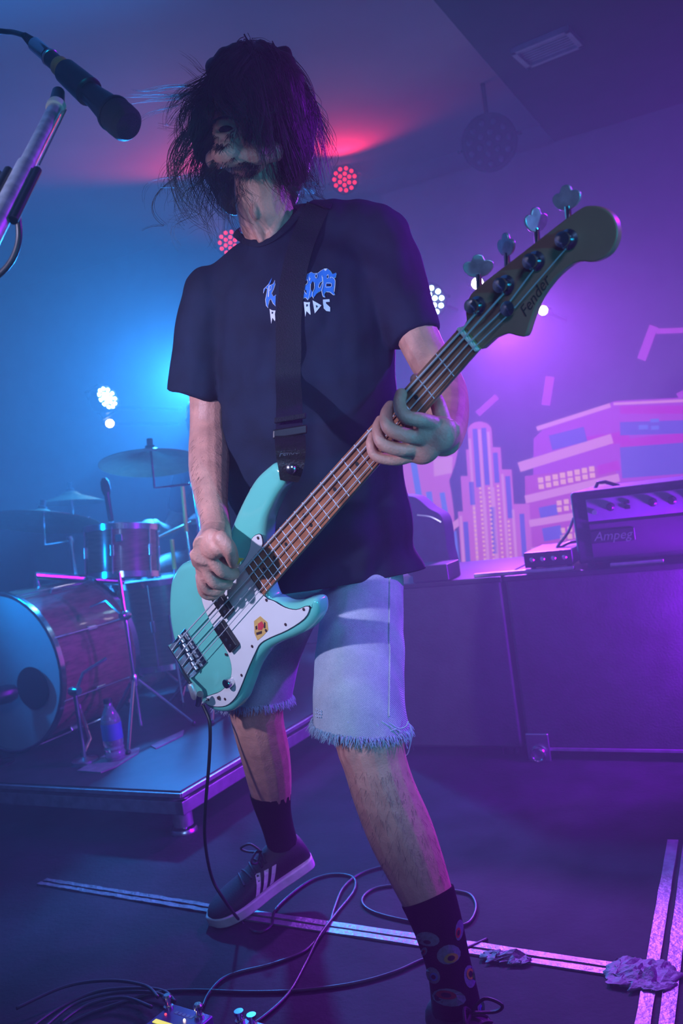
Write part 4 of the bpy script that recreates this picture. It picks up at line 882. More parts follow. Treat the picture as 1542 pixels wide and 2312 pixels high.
# ---- strap (belongs to the bass)
HORN = B(.446, -.093, -.036)
pin_d = (BN * .2 + BA * .9).normalized()
sp_c = []
for x, y in ((722, 466), (706, 492), (688, 535), (671, 590), (659, 650), (653, 720), (652, 790), (652, 850)):
    sp_c.append(on(shirt_bvh, x, y, .004)[0])
hd_ = (HORN - CAM).dot(FWD); d0 = (sp_c[-1] - CAM).dot(FWD)
for k, y in enumerate((900, 940, 975)): sp_c.append(P(653, y, d0 + (hd_ - .03 - d0) * (y - 850) / 200))
front = [V(q) for q in spline([tuple(p) for p in sp_c], 4)]
backp = [P(735, 452, 1.775), P(742, 470, 1.84), P(720, 560, 1.895), P(690, 700, 1.905), P(640, 900, 1.91), P(560, 1100, 1.90), P(470, 1300, 1.84), P(440, 1420, 1.79)]
def ribbon(pts, wd, th, wv):
    vs = []; m = len(pts)
    for i, p in enumerate(pts):
        t_ = (pts[min(i + 1, m - 1)] - pts[max(0, i - 1)]).normalized(); x = (wv - t_ * wv.dot(t_)).normalized(); n_ = t_.cross(x); ww = wd[i] if isinstance(wd, list) else wd
        vs += [p - x * ww / 2 - n_ * th / 2, p + x * ww / 2 - n_ * th / 2, p + x * ww / 2 + n_ * th / 2, p - x * ww / 2 + n_ * th / 2]
    fs = [(0, 1, 2, 3), tuple((m - 1) * 4 + k for k in range(4))] + [(i * 4 + k, i * 4 + (k + 1) % 4, i * 4 + 4 + (k + 1) % 4, i * 4 + 4 + k) for i in range(m - 1) for k in range(4)]
    return MB().add(vs, fs)
strap = ribbon([V(q) for q in spline([tuple(p) for p in list(reversed(backp)) + front], 2)], .0465, .0025, RGT).build('strap', 'strap', bass, None, 30)
bk = sp_c[-1]; MB().box(P(655, 975, (bk - CAM).dot(FWD) - .004), .060, .006, .016, (SIDE, FWD, UPV)).build('strap_slider', 'black_plastic', strap, None, 0, .003, 2)
MB().box(P(655, 944, (bk - CAM).dot(FWD) + .004), .056, .005, .010, (SIDE, FWD, UPV)).build('strap_stitching', 'strap', strap, None, 0, .002, 2)
la = [P(655, 985, (bk - CAM).dot(FWD) - .003), P(656, 1010, hd_ - .024), P(657, 1040, hd_ - .022), P(656, 1062, hd_ - .020), P(653, 1086, hd_ - .014)]
lp_ = [V(q) for q in spline([tuple(p) for p in la], 4)]; lw_ = [.052 - .022 * (i / (len(lp_) - 1)) ** 2.0 for i in range(len(lp_))]
lth = ribbon(lp_, lw_, .0035, RGT).build('leather_end', 'leather', strap, None, 30)
MB().lathe([(.0095, 0), (.0095, .004), (.006, .009), (.0075, .012), (.004, .014)], P(659, 1058, hd_ - .021), -FWD - BA * .2, 18).build('strap_button', 'chrome', strap)
text_mb('Fender', .0135, lambda x, y: P(655, 1022, hd_ - .0285) + SIDE * x + UPV * y * .9, shear=.3).build('embossed_lettering', 'emboss', strap, None, 0)

# ---- denim shorts
sh = MB(); _bd, bd = bd, sh
limb([(738, 1190, 1.87, (.160, .112)), (738, 1250, 1.86, (.165, .115)), (740, 1300, 1.85, (.160, .112)), (745, 1350, 1.84, (.13, .10))], 28, SIDE)
limb([(790, 1240, 1.85, .088), (820, 1300, 1.805, .080), (816, 1400, 1.73, .0815), (812, 1500, 1.66, .0830), (814, 1600, 1.60, .0870), (818, 1660, 1.57, .0880), (822, 1710, 1.55, .088)], 24)
limb([(690, 1250, 1.90, .088), (650, 1330, 1.90, .083), (612, 1430, 1.885, .080), (588, 1510, 1.88, .079), (572, 1580, 1.88, .079), (562, 1640, 1.885, .079)], 24)
bd = _bd
dm = fuse(sh, .0055, 5, .5)
HL = (P(819, 1660, 1.57) - P(812, 1560, 1.62)); dm = cut(dm, P(818, 1634, 1.585), -UPV - RGT * .02, .22)
dm = cut(dm, P(572, 1580, 1.88), -UPV - RGT * -.05, .14)
def den_fold(c):
    return noise.noise(c * 9.0) * .006 + noise.noise(V((c.x * 30, c.y * 30, c.z * 12))) * .0025
folds(dm, den_fold); den_bvh = bvh_of(dm)
# Hems as they came out of the cut
def hem_loop(me, near, rad):
    bm = bmesh.new(); bm.from_mesh(me); r = [(v.co.copy(), v.normal.copy()) for v in bm.verts if v.is_boundary and (v.co - near).length < rad]; bm.free(); return r
hemL, hemR = hem_loop(dm, P(818, 1634, 1.585), .2), hem_loop(dm, P(572, 1580, 1.88), .13)
shorts = put('denim_shorts', dm, 'denim', person, V((0, 0, 0)), 0)
for p in dm.polygons: p.use_smooth = True
so = shorts.modifiers.new('s', 'SOLIDIFY'); so.thickness = .0025; so.offset = -1
def fray(hem, nm):
    mb = MB(); rr = random.Random(4)
    for c, n_ in hem:
        for k in range(6):
            p = c + V((rr.uniform(-.004, .004), rr.uniform(-.004, .004), rr.uniform(0, .004))); L = rr.uniform(.008, .020); d = (-UPV + n_ * rr.uniform(.0, .5) + V((rr.uniform(-.35, .35), rr.uniform(-.35, .35), 0))).normalized()
            mb.tube([p, p + d * L * .5 + n_ * .001, p + d * L + V((rr.uniform(-.003, .003), 0, 0))], [.0007, .0006, .0003], 3)
    o = mb.build(nm, 'thread', shorts, None, 0); o['kind'] = 'stuff'; return o
fray(hemL, 'frayed_hem'); fray(hemR, 'frayed_hem')
loops = [[(785, 1630), (800, 1648), (822, 1652), (832, 1632)], [(853, 1634), (862, 1652), (880, 1650), (895, 1646)], [(878, 1630), (900, 1644), (916, 1640), (922, 1628)], [(862, 1628), (885, 1642), (905, 1652)], [(918, 1640), (926, 1668), (922, 1698), (916, 1706)], [(912, 1640), (912, 1665), (920, 1690)], [(926, 1636), (930, 1660), (924, 1690)], [(712, 1640), (716, 1652), (714, 1662)]]
for lp3 in loops:
    d_ = (on(den_bvh, lp3[0][0], lp3[0][1] - 14, .003, 1.53)[0] - CAM).dot(FWD) - .004
    MB().tube([V(q) for q in spline([tuple(P(x, y, d_ + .003 * i)) for i, (x, y) in enumerate(lp3)], 5)], .0011, 5).build('loose_thread', 'thread', shorts)
seam = [on(den_bvh, 880 + (2 if y > 1450 else 0) - (y - 1300) * .012, y, .0006)[0] for y in range(1296, 1630, 14)]
MB().tube(seam, .0020, 6).build('side_seam', 'denim', shorts)
seam = [on(den_bvh, 741 - (y - 1330) * .08, y, .0004)[0] for y in range(1340, 1600, 16)]
for (x0, y0, x1, y1) in ((716, 1600, 728, 1606), (714, 1608, 728, 1612), (715, 1616, 727, 1619)):
    MB().tube([on(den_bvh, x0 + (x1 - x0) * k / 5, y0 + (y1 - y0) * k / 5 + (2 if k % 2 else 0), .002)[0] for k in range(6)], .0012, 5).build('torn_thread', 'thread', shorts)
# ---- socks
def sock(seg, nm, cutco, cutno, lab):
    global bd
    t = MB(); o_, bd = bd, t; limb(seg, 20); bd = o_
    me = fuse(t, .005, 4, .5); me = cut(me, cutco, cutno, .1); bv = bvh_of(me); o = put(nm, me, 'sock', person, V((0, 0, 0)), 0); o['label'] = lab
    for p in me.polygons: p.use_smooth = True
    s_ = o.modifiers.new('s', 'SOLIDIFY'); s_.thickness = .002; s_.offset = -1; return o, bv
skL, skb = sock([(925, 1930, 1.53, .058), (947, 1975, 1.52, .0530), (986, 2080, 1.50, .0435), (1013, 2180, 1.475, .0380), (1026, 2245, 1.462, .0400), (1032, 2290, 1.455, .042)], 'sock', P(964, 2022, 1.512), P(925, 1930, 1.53) - P(985, 2080, 1.50) , 'black sock patterned with cartoon eyeballs')
skR, _ = sock([(607, 1755, 1.975, .0520), (612, 1800, 2.01, .0455), (619, 1835, 2.045, .0400), (628, 1870, 2.075, .0370), (638, 1905, 2.09, .0370)], 'sock', P(612, 1792, 2.0), UPV, 'plain dark sock in the raised shoe')
def patch(cx, cy, rx, ry, rot, m, off, nm):
    mb = MB(); N = 14; vs = [on(skb, cx, cy, off, 1.45)[0]]
    for ring in (.5, 1.0):
        for k in range(N):
            a = 2 * math.pi * k / N; x, y = rx * ring * math.cos(a), ry * ring * math.sin(a); vs.append(on(skb, cx + x * math.cos(rot) - y * math.sin(rot), cy + x * math.sin(rot) + y * math.cos(rot), off, 1.45)[0])
    fs = [(0, 1 + k, 1 + (k + 1) % N) for k in range(N)] + [(1 + k, 1 + N + k, 1 + N + (k + 1) % N, 1 + (k + 1) % N) for k in range(N)]
    return mb.add(vs, fs).build(nm, m, skL, None, 0)
for cx, cy, rx, ry, rot, iris, ix, iy in ((966, 2120, 27, 16, .2, 'eye_white', 0, 6), (1013, 2155, 27, 22, -.3, 'eye_yellow', 5, 8), (1036, 2100, 9, 24, .1, 'eye_red', -3, 6), (978, 2202, 15, 20, -.5, 'eye_blue', 3, 3), (1060, 2205, 13, 26, -.1, 'eye_yellow', 0, -6), (1014, 2252, 38, 20, .15, 'eye_red', -6, -6), (958, 2148, 7, 10, .4, 'eye_red', 0, 0), (1086, 2275, 9, 18, 0, 'eye_blue', 0, 2)):
    if on(skb, cx, cy, .001, 9)[0].y > 5: continue
    patch(cx, cy, rx, ry, rot, 'eye_white', .0010, 'sock_eyeball'); patch(cx + ix, cy + iy, rx * .6, ry * .5, rot, iris, .0018, 'sock_iris'); patch(cx + ix, cy + iy, rx * .3, ry * .28, rot, 'eye_black', .0026, 'sock_pupil')
# ---- shoes
def shoe(heel, toe, upv, lab, side_sign):
    d = (toe - heel).normalized(); L = (toe - heel).length; up_ = (upv - d * upv.dot(d)).normalized(); sd = d.cross(up_)
    f = lambda x, y, z: heel + d * (x * L) + sd * y + up_ * z
    t = MB(); N = 20; vs = []; prof = [(.00, .020, .050), (.03, .032, .080), (.12, .036, .092), (.25, .037, .096), (.36, .037, .088), (.48, .040, .074), (.62, .046, .060), (.76, .048, .050), (.88, .041, .042), (.96, .026, .034), (1.0, .008, .024)]
    sp = spline(prof, 3)
    for x, w_, h_ in sp:
        for k in range(N):
            a = 2 * math.pi * k / N; c, s_ = math.cos(a), math.sin(a); yy = math.copysign(abs(c) ** .8, c) * w_; zz = .012 + (h_ - .012) * (.5 + .5 * math.copysign(abs(s_) ** .75, s_)); yy *= (1 - .35 * max(0, s_) ** 2); vs.append(f(x, yy, zz))
    m = len(sp); fs = [(i * N + k, i * N + (k + 1) % N, (i + 1) * N + (k + 1) % N, (i + 1) * N + k) for i in range(m - 1) for k in range(N)] + [tuple(range(N)), tuple(range((m - 1) * N, m * N))]
    o = t.add(vs, fs).build('shoe', 'shoe', person, None, 60); o['label'] = lab; bv = BVHTree.FromPolygons(t.v, t.f)
    ol = [(x, w_ + .005) for x, w_, h_ in sp]; ol = [(-.012, .010)] + ol + [(1.02, .004)]
    poly = [(x, w_) for x, w_ in ol] + [(x, -w_) for x, w_ in reversed(ol)]
    MB().prism(poly, lambda x, y, h: f(x, y, h), 0, .025).build('sole', 'rubber_white', o, None, 40, .004, 3)
    for k in range(3):                                               # slanted side stripes
        mb = MB(); vs = []
        for a in (0, 1):
            for q in range(6):
                x = .40 + .075 * k + a * .042 - q / 5 * .085; z = .028 + q / 5 * .038
                h = bv.ray_cast(f(x, side_sign * .12, z), sd * (-side_sign)); vs.append((h[0] if h[0] is not None else f(x, side_sign * .045, z)) + sd * (side_sign * .0015))
        mb.add(vs, [(i, i + 1, 7 + i, 6 + i) for i in range(5)]).build('stripe', 'rubber_white', o, None, 0)
    for k in range(5):
        x = .38 + k * .06; pts = []
        for q in range(7):
            y = (-.026 + .052 * q / 6); h = bv.ray_cast(f(x + (.02 if k % 2 else -.02) * (q / 6 - .5), y, .2), -up_); pts.append((h[0] if h[0] is not None else f(x, y, .06)) + up_ * .002)
        MB().tube(pts, .0028, 6).build('lace', 'shoe', o)
    for s_ in (-1, 1):
        MB().tube([V(q) for q in spline([tuple(f(.37, 0, .092)), tuple(f(.42, s_ * .02, .112)), tuple(f(.50, s_ * .036, .106)), tuple(f(.46, s_ * .030, .092)), tuple(f(.38, 0, .092))], 5)], .0028, 6).build('bow_loop', 'shoe', o)
    return o
shoe(P(702, 1940, 2.13), Fl(478, 2088), Z + FWD * -.15, 'black trainer with white sole and three pale stripes, heel lifted', 1 if (Fl(478, 2088) - P(702, 1940, 2.13)).cross(Z).dot(FWD) < 0 else -1)
ank = P(1020, 2235, 1.465); fdr = (RGT * .45 - FWD * .85); fdr.z = 0; fdr.normalize(); hb = V((ank.x, ank.y, 0)) - fdr * .055
shoe(hb, hb + fdr * .285, Z, 'black trainer on the foot with the eyeball sock', -1)

# ---- hair: a tousled mass of locks thrown forward and to the side
hb_ = MB()
for (x, y, d, rx, ry, rz) in ((585, 205, 1.70, .088, .075, .085), (600, 265, 1.735, .095, .06, .12), (655, 300, 1.68, .052, .06, .105), (664, 335, 1.72, .034, .04, .05), (468, 290, 1.72, .034, .04, .066), (540, 160, 1.66, .060, .06, .04), (588, 165, 1.63, .066, .07, .040), (530, 428, 1.755, .045, .028, .05), (500, 390, 1.75, .03, .03, .05), (612, 420, 1.77, .06, .03, .05), (632, 230, 1.60, .050, .05, .085)):
    hb_.ball(P(x, y, d), (rx, ry, rz), (RGT, FWD, UPV), 18, 14)
hm_ = fuse(hb_, .007, 5, .5)
folds(hm_, lambda c: noise.noise(V((c.x * 40, c.y * 40, c.z * 9))) * .012 + noise.noise(c * 30) * .006)
hair = put('hair', hm_, 'hair', person, V((0, 0, 0)), 0); hair['label'] = 'long dark brown hair flung across the face'
for p in hm_.polygons: p.use_smooth = True
lk = MB(); rr = random.Random(11)
def lock(pts, n, j0, j1, r=.0009, curl=0.0, dj=.02, per=9):
    for k in range(max(2, n // per)):                               # a lock: strands that share one wave and draw together at the tip
        a = rr.gauss(0, 1), rr.gauss(0, 1), rr.gauss(0, 1); ph = rr.uniform(0, 6.28); c_ = rr.uniform(.2, 1.2) * curl; fq = rr.uniform(5, 11); L0 = rr.uniform(.6, 1.08)
        m = len(pts); w_ = []
        for i, (x, y, d) in enumerate(pts):
            q = i / (m - 1); j = j0 + (j1 - j0) * q; w_.append((x + a[0] * j, y + a[1] * j * .8, d + a[2] * dj * (.3 + q)))
        sp0 = spline(w_, 7)
        for s_ in range(per):
            b = rr.gauss(0, 1), rr.gauss(0, 1), rr.gauss(0, 1); L = L0 * rr.uniform(.8, 1.05); sp = sp0[:max(5, int(len(sp0) * L))]; out_ = []; wild = rr.random() < .12; wa = rr.uniform(-26, 26), rr.uniform(-22, 22)
            for i, (x, y, d) in enumerate(sp):
                q = i / len(sp); e = 7 * (1 - .55 * q)
                xx = x + b[0] * e + c_ * q * 17 * math.sin(ph + q * fq); yy = y + b[1] * e * .7 + c_ * q * 12 * math.cos(ph + q * fq * .9)
                if wild: xx += wa[0] * q * q; yy += wa[1] * q * q
                out_.append(P(xx, yy, d + b[2] * .006))
            mm = len(out_); rs = r * rr.uniform(.55, 1.1); lk.tube(out_, [rs * (1.1 - .85 * i / (mm - 1)) for i in range(mm)], 3, caps=False)
lock([(575, 118, 1.64), (640, 150, 1.62), (690, 225, 1.62), (710, 310, 1.63), (722, 400, 1.65)], 200, 12, 16, curl=.9)
lock([(570, 122, 1.62), (620, 170, 1.56), (655, 255, 1.56), (672, 340, 1.59), (685, 430, 1.63)], 260, 18, 20, curl=1.0)
lock([(565, 122, 1.58), (590, 180, 1.52), (612, 265, 1.51), (620, 345, 1.53), (632, 420, 1.58)], 260, 18, 20, curl=1.1)
lock([(556, 124, 1.58), (556, 175, 1.52), (575, 235, 1.495), (592, 300, 1.50), (596, 360, 1.53)], 190, 14, 17, curl=1.2)
lock([(548, 125, 1.58), (520, 165, 1.52), (508, 200, 1.495), (530, 235, 1.485), (565, 262, 1.49)], 110, 12, 12, curl=1.0)
lock([(555, 125, 1.58), (540, 180, 1.51), (545, 230, 1.48), (552, 280, 1.475), (575, 330, 1.49)], 70, 10, 12, .0007, curl=1.3)
lock([(550, 122, 1.57), (512, 155, 1.51), (494, 200, 1.48), (496, 240, 1.465), (512, 268, 1.465)], 130, 9, 11, curl=.9)
lock([(560, 120, 1.57), (530, 150, 1.50), (520, 190, 1.47), (528, 225, 1.46), (545, 250, 1.465)], 130, 10, 11, curl=.9)
lock([(545, 125, 1.60), (500, 165, 1.56), (470, 225, 1.56), (455, 300, 1.57), (445, 370, 1.58)], 190, 11, 17, curl=1.1)
lock([(540, 130, 1.60), (485, 185, 1.56), (435, 235, 1.55), (408, 295, 1.55), (405, 350, 1.55)], 130, 12, 20, .0008, curl=1.6)
lock([(510, 165, 1.58), (455, 205, 1.54), (395, 212, 1.52), (340, 216, 1.50), (300, 220, 1.49)], 45, 10, 14, .0005, curl=.6)
lock([(500, 190, 1.58), (440, 232, 1.55), (390, 262, 1.53), (350, 280, 1.52)], 54, 10, 18, .0005, curl=1.2)
lock([(490, 170, 1.60), (460, 165, 1.58), (430, 140, 1.57), (405, 120, 1.56)], 18, 8, 10, .0005, curl=.4, per=5)
lock([(480, 260, 1.60), (430, 320, 1.57), (408, 390, 1.56), (420, 450, 1.57), (455, 490, 1.58)], 90, 12, 18, .0007, curl=1.9, per=6)
lock([(490, 300, 1.68), (455, 380, 1.68), (470, 440, 1.67), (505, 490, 1.67)], 150, 16, 18, .0008, curl=1.3)
lock([(470, 380, 1.64), (430, 440, 1.60), (402, 495, 1.58), (415, 540, 1.58), (402, 585, 1.58)], 28, 16, 24, .0006, curl=2.2, per=4)
lock([(500, 420, 1.66), (492, 470, 1.63), (500, 520, 1.62), (492, 565, 1.62)], 50, 16, 18, .0006, curl=1.5, per=5)
lock([(470, 330, 1.62), (425, 400, 1.58), (350, 430, 1.55), (335, 480, 1.54)], 12, 20, 30, .0005, curl=1.8, per=3)
lock([(640, 180, 1.68), (712, 260, 1.66), (735, 330, 1.66), (750, 385, 1.66)], 50, 14, 10, .0006, curl=.9, per=5)
lock([(650, 300, 1.64), (680, 370, 1.64), (700, 425, 1.64), (735, 455, 1.64)], 130, 18, 20, .0007, curl=1.5)
lock([(620, 370, 1.64), (640, 420, 1.64), (665, 470, 1.65)], 70, 18, 18, .0006, curl=1.3, per=6)
lock([(560, 118, 1.60), (570, 105, 1.58), (545, 100, 1.57), (520, 108, 1.56)], 12, 8, 8, .0005, per=4)
lock([(575, 112, 1.62), (600, 112, 1.58), (630, 135, 1.56), (650, 190, 1.56)], 110, 12, 14, .0009, curl=.4)
lock([(560, 112, 1.60), (548, 118, 1.56), (535, 145, 1.53), (528, 190, 1.51)], 110, 12, 12, .0009, curl=.4)
lock([(590, 120, 1.62), (640, 125, 1.60), (680, 165, 1.60), (705, 215, 1.60)], 50, 12, 10, .0006, curl=.6, per=5)
lk.build('hair_locks', 'hair', hair, None, 0)['kind'] = 'stuff'
# ---- beard and moustache
bl_ = MB()
for k in range(1500):
    a = rr.uniform(-1, 1); u = rr.random(); x = .056 * a; zz = -.112 + .060 * abs(a) ** 1.6 + rr.uniform(0, .040) * (.35 + abs(a)); yy = .088 - .085 * abs(a) ** 1.8
    o_ = hp_(x, yy + .02, zz); h = person_bvh.find_nearest(o_)
    if h[0] is None: continue
    p, n_ = h[0], h[1]
    if n_.dot(HF) < -.6 or (abs(x) < .034 and rr.random() < .86): continue
    L = rr.uniform(.008, .024); d = (n_ * .5 - HU * .9 + HR * rr.uniform(-.5, .5)).normalized(); bl_.tube([p - n_ * .001, p + d * L * .6, p + d * L - HU * .002], [.0005, .0004, .0002], 3, caps=False)
for k in range(800):                                                # under the jaw
    a = rr.uniform(-1, 1); h = person_bvh.find_nearest(hp_(.052 * a, rr.uniform(-.01, .085), -.140))
    if h[0] is None or (h[0] - hp_(0, .03, -.06)).length > .092 or (abs(a) < .6 and rr.random() < .80): continue
    p, n_ = h[0], h[1]; d = (n_ * .45 + HF * .35 - HU * .5 + HR * rr.uniform(-.6, .6)).normalized(); L = rr.uniform(.006, .018); bl_.tube([p - n_ * .001, p + d * L * .6, p + d * L], [.0005, .0004, .0002], 3, caps=False)
for k in range(240):
    a = rr.uniform(-1, 1); o_ = hp_(.030 * a, .10, -.044 - .012 * abs(a)); h = person_bvh.find_nearest(o_)
    if h[0] is None: continue
    p, n_ = h[0], h[1]; d = (n_ * .35 - HU * .6 + HR * (a * .8)).normalized(); L = rr.uniform(.008, .016); bl_.tube([p, p + d * L * .6, p + d * L], [.0005, .0004, .0002], 3, caps=False)
bo_ = bl_.build('beard', 'hair', person, None, 0); bo_['kind'] = 'stuff'
# ---- forearm and shin hair
ah_ = MB()
for (x0, y0, x1, y1, n_) in ((435, 985, 515, 1180, 420), (770, 1740, 1010, 1990, 520)):
    for k in range(n_):
        q = rr.random(); y = y0 + (y1 - y0) * q; xx = rr.uniform(x0, x1); d = ray(xx, y).normalized(); h = person_bvh.ray_cast(CAM, d)
        if h[0] is None or (h[0] - CAM).dot(FWD) > 1.82: continue
        nn = h[1]; dd = (-UPV + RGT * rr.uniform(-.5, .5) + nn * .25).normalized(); L = rr.uniform(.008, .016); ah_.tube([h[0], h[0] + dd * L * .5 + nn * .0015, h[0] + dd * L], [.00018, .00015, .00008], 3, caps=False)
ah_.build('body_hair', 'hair', person, None, 0)['kind'] = 'stuff'
# ---- plectrum
pk = BP(536, 1271, .040); t = MB().prism([(527, 1258), (534, 1276), (551, 1261)], lambda x, y, h: BP(x, y, .058) + BN * h, -.0006, .0006).build('plectrum', 'pick_yellow', None, pk, 0)
tag(t, 'tiny yellow plectrum held between thumb and forefinger', 'plectrum')

# ================================================================== cables and pedals
def cable(pts, r, label, m='cable', grp=None, n=8, name='cable'):
    mb = MB().tube([V(q) for q in spline([tuple(p) for p in pts], 8)], r, n); o = mb.build(name, m, None, pts[0], 0)
    for p in o.data.polygons: p.use_smooth = True
    tag(o, label, 'cable', grp); return o
R_ = .0034
JK = B(-.055, .081, FACE + .003)
F_ = lambda x, y, z=R_: Fl(x, y, z)
jd = (BP(433, 1545, .02) - JK).normalized()
cb = cable([BP(430, 1543, .018), BP(412, 1515, .0), BP(405, 1490, -.03), P(420, 1520, 1.82), P(462, 1600, 1.80), P(474, 1640, 1.79), P(472, 1720, 1.80), P(464, 1820, 1.82), P(463, 1900, 1.85), P(478, 1980, 1.89), P(505, 2030, 1.90), F_(545, 2082), F_(580, 2105), F_(612, 2090), F_(625, 2050), F_(690, 1995), F_(745, 1975), F_(795, 1980), F_(800, 2010), F_(760, 2062), F_(720, 2115, R_ * 3), F_(690, 2175), F_(650, 2245), F_(590, 2300), F_(540, 2330)], .0035, 'black lead hanging from the bass body and snaking over the floor')
MB().lathe([(.0042, 0), (.0070, .004), (.0075, .03), (.006, .034)], BP(430, 1543, .018), (JK + BN * .02 - BP(430, 1543, .018)), 16).build('plug_barrel', 'satin', cb)
MB().tube([BP(452, 1567, .019), JK + BN * .018, JK + BN * .0], .0068, 12).build('plug_elbow', 'chrome', cb)
cable([F_(900, 1958), F_(860, 1958), F_(810, 1975), F_(775, 2005), F_(756, 2048), F_(742, 2090), F_(712, 2125), F_(680, 2152), F_(610, 2178), F_(540, 2195), F_(500, 2212), F_(470, 2245), F_(458, 2272)], R_, 'dark cable running from behind the legs to the pedal footswitch')
cable([F_(1100, 2120, R_), F_(1030, 2150), F_(960, 2165), F_(890, 2195), F_(800, 2220), F_(680, 2236), F_(560, 2240), F_(440, 2236), F_(360, 2240), F_(280, 2262), F_(200, 2290), F_(120, 2330)], R_, 'long dark cable lying straight across the floor behind the pedal')
cable([F_(1020, 2010), F_(1062, 2020), F_(1075, 2050), F_(1055, 2085), F_(1000, 2090), F_(900, 2075), F_(835, 2055), F_(818, 2030), F_(850, 2005), F_(930, 1996), F_(985, 1998)], R_, 'coiled loop of dark cable round the standing leg')
coil = [(([F_(395, 2262), F_(372, 2240), F_(320, 2232), F_(220, 2240), F_(130, 2280), F_(60, 2330)])), ([F_(385, 2268), F_(350, 2250), F_(260, 2250), F_(170, 2275), F_(100, 2330)]), ([F_(345, 2290), F_(280, 2268), F_(200, 2285), F_(140, 2325)]), ([F_(360, 2275), F_(330, 2248), F_(250, 2236), F_(150, 2250), F_(40, 2300)])]
for k, c in enumerate(coil): cable([p + Z * (.001 + .0065 * k) for p in c], R_, ['outermost dark cable of the bundle beside the pedal', 'second dark cable of the bundle beside the pedal', 'innermost short dark cable of the bundle beside the pedal', 'dark cable lying on top of the bundle beside the pedal'][k])
# effect pedal
q0, q1, q2 = Fl(318, 2312, .045), Fl(388, 2264, .045), Fl(482, 2292, .045)
exv, eyv = (q2 - q1), (q0 - q1); ex = V((exv.x, exv.y, 0)).normalized(); ey = V((-ex.y, ex.x, 0)); ey = ey if ey.dot(eyv) > 0 else -ey
pw, pdp = exv.length, .12; pc_ = q1 + ex * (pw / 2) + ey * (pdp / 2); pc_.z = 0
ped = thing('effect_pedal', pc_, 'dark purple effect pedal with a yellow display strip and metal footswitches', 'effect pedal')
pf = lambda a, b, z: q1 + ex * (pw * a) + ey * (pdp * b) + Z * (z - .045)
MB().prism([(0, 0), (1, 0), (1, 1), (0, 1)], pf, .004, .045).build('housing', 'pedal', ped, None, 0, .004, 3)
for a in (.1, .9):
    for b in (.1, .9): MB().cyl(pf(a, b, 0), pf(a, b, .005), .006, 10).build('rubber_foot', 'black_plastic', ped)
MB().prism([(.10, .42), (.72, .42), (.72, .50), (.10, .50)], pf, .045, .0465).build('display_strip', 'led_yellow', ped, None, 0)
for a, b in ((.06, .12), (.80, .12)):
    fs_ = MB().lathe([(.009, 0), (.009, .004), (.0055, .005), (.0055, .014), (.0085, .016), (.0090, .022), (.006, .025)], pf(a, b, .045), Z, 18).build('footswitch', 'chrome', ped)
for a, b, m in ((.17, .28, 'led_red'), (.62, .28, 'lens_warm')): MB().ball(pf(a, b, .0465), .0022).build('indicator_light', m, ped)
text_mb('BASS', .014, lambda x, y: pf(.45, .2, .0455) + ex * x - ey * y, spacing=1.1) if False else None
for k in range(5): MB().prism([(.28 + .09 * k, .14), (.34 + .09 * k, .14), (.34 + .09 * k, .20), (.28 + .09 * k, .20)], pf, .045, .0456).build('panel_mark', 'amp_panel', ped, None, 0)
p2 = Fl(575, 2385); t = thing('stomp_box', V((p2.x, p2.y, 0)), 'small dark stomp box at the end of the bass lead', 'effect pedal')
MB().box(V((p2.x, p2.y, .024)) - ey * -.03, .07, .11, .046, (ex, ey, Z)).build('housing', 'pedal', t, None, 0, .004, 3)
for a in (-.005, -.062):
    MB().lathe([(.009, 0), (.009, .006), (.0055, .007), (.0055, .014), (.0085, .016), (.0085, .022)], V((p2.x, p2.y, .047)) + ex * a * .5 - ey * .008, Z, 16).build('footswitch', 'chrome', t)

# ================================================================== microphone on its boom stand
mc = P(245, 225, 1.30); ma = (P(290, 287, 1.27) - P(110, 130, 1.36)).normalized(); ms = P(110, 128, 1.36); ML = (P(290, 287, 1.27) - ms).length
mic = thing('vocal_microphone', P(160, 190, 1.33), 'black tapered vocal microphone pointing at the singer, in a stand clip', 'microphone')
MB().lathe([(.009, 0), (.0125, .002), (.0130, ML * .3), (.0175, ML * .62), (.0225, ML * .80)], ms, ma, 28).build('body', 'black_plastic', mic)
MB().lathe([(.0225, ML * .80), (.0255, ML * .83), (.0262, ML * .90), (.0255, ML * .97), (.020, ML * 1.0), (.0, ML * 1.015)], ms, ma, 28).build('grille', 'grille', mic)
MB().lathe([(.0265, ML * .815), (.0270, ML * .83), (.0265, ML * .845)], ms, ma, 28).build('grille_ring', 'black_plastic', mic)
xl = ms - ma * .0; 
plug = thing('microphone_plug', ms - ma * .03, 'silver cable connector plugged into the end of the microphone', 'plug')
MB().lathe([(.0105, -.004), (.0110, -.006), (.0115, -.042), (.0095, -.044)], ms, ma, 22).build('shell', 'chrome', plug)
bt_ = MB()
for k in range(7): bt_.lathe([(.0088 - .0006 * k, -.044 - k * .0045), (.0092 - .0006 * k, -.046 - k * .0045), (.0078 - .0006 * k, -.0485 - k * .0045)], ms, ma, 16)
bt_.build('strain_relief', 'black_plastic', plug)
MB().lathe([(.0125, .002), (.0138, .003), (.0138, .006), (.0125, .007)], ms, ma, 22).build('locking_ring', 'steel', plug)
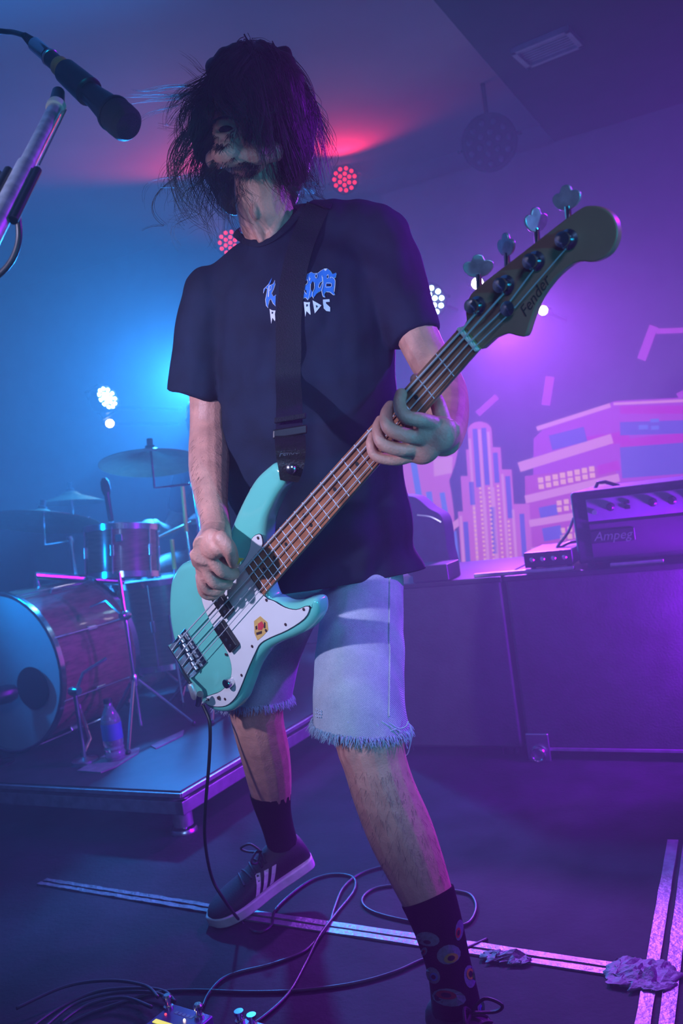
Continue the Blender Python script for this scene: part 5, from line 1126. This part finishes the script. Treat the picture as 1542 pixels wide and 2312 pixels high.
cj = P(128, 226, 1.30); bdir = (P(0, 492, 1.06) - P(128, 240, 1.27)); bl0 = P(126, 244, 1.268); bl1 = bl0 + bdir * 2.3
stand = thing('microphone_stand', V((bl1.x, bl1.y, 0)), 'chrome boom microphone stand with a worn tube and black clip', 'microphone stand')
MB().tube([bl0, bl0 + bdir * .6], .0104, 20).build('boom_tube', 'satin', stand)
MB().tube([bl0 + bdir * .56, bl1], .0125, 20).build('outer_tube', 'satin', stand)
MB().lathe([(.0098, -.006), (.0135, -.005), (.0140, .004), (.0135, .008), (.010, .010)], bl0, -bdir, 24).build('thread_ring', 'bone', stand)
cl0 = P(132, 210, 1.315)
clp = MB(); clp.tube([bl0 - bdir.normalized() * .004, cl0], [.0115, .0095], 16)
clp.build('swivel', 'black_plastic', stand)
MB().lathe([(.0150, ML * .22), (.0190, ML * .23), (.0215, ML * .52), (.0180, ML * .53)], ms, ma, 26).build('clip', 'black_plastic', stand)
MB().lathe([(.0142, ML * .135), (.0150, ML * .14), (.0156, ML * .20), (.0150, ML * .205)], ms, ma, 22).build('tape_band', 'sticker_tan', stand)
MB().tube([bl1, V((bl1.x, bl1.y, .03))], .0125, 16).build('upright', 'steel', stand)
MB().lathe([(.12, 0), (.12, .012), (.03, .03), (.014, .035)], V((bl1.x, bl1.y, 0)), Z, 32).build('base', 'black_plastic', stand)
MB().tube([bl0 + bdir * .55 + RGT * .016, bl0 + bdir * .30 + RGT * .017 - FWD * .002, bl0 + bdir * .02 + RGT * .016], .0012, 6).build('cable_tie', 'lens_off', stand)
for o_ in (.017, -.020): MB().tube([bl0 + bdir * .60 + RGT * o_, bl0 + bdir * 1.0 + RGT * o_], .006, 10).build('cable_clamp', 'black_plastic', stand)
cable([ms - ma * .075, P(20, 72, 1.42), P(-20, 82, 1.42), P(-90, 180, 1.40), P(-70, 330, 1.32), P(8, 400, 1.22), P(28, 445, 1.16), P(40, 490, 1.15), P(42, 545, 1.15), P(22, 595, 1.15), P(-20, 630, 1.15), P(-90, 640, 1.15)], .0042, 'grey microphone cable looped round the boom tube', 'cable')
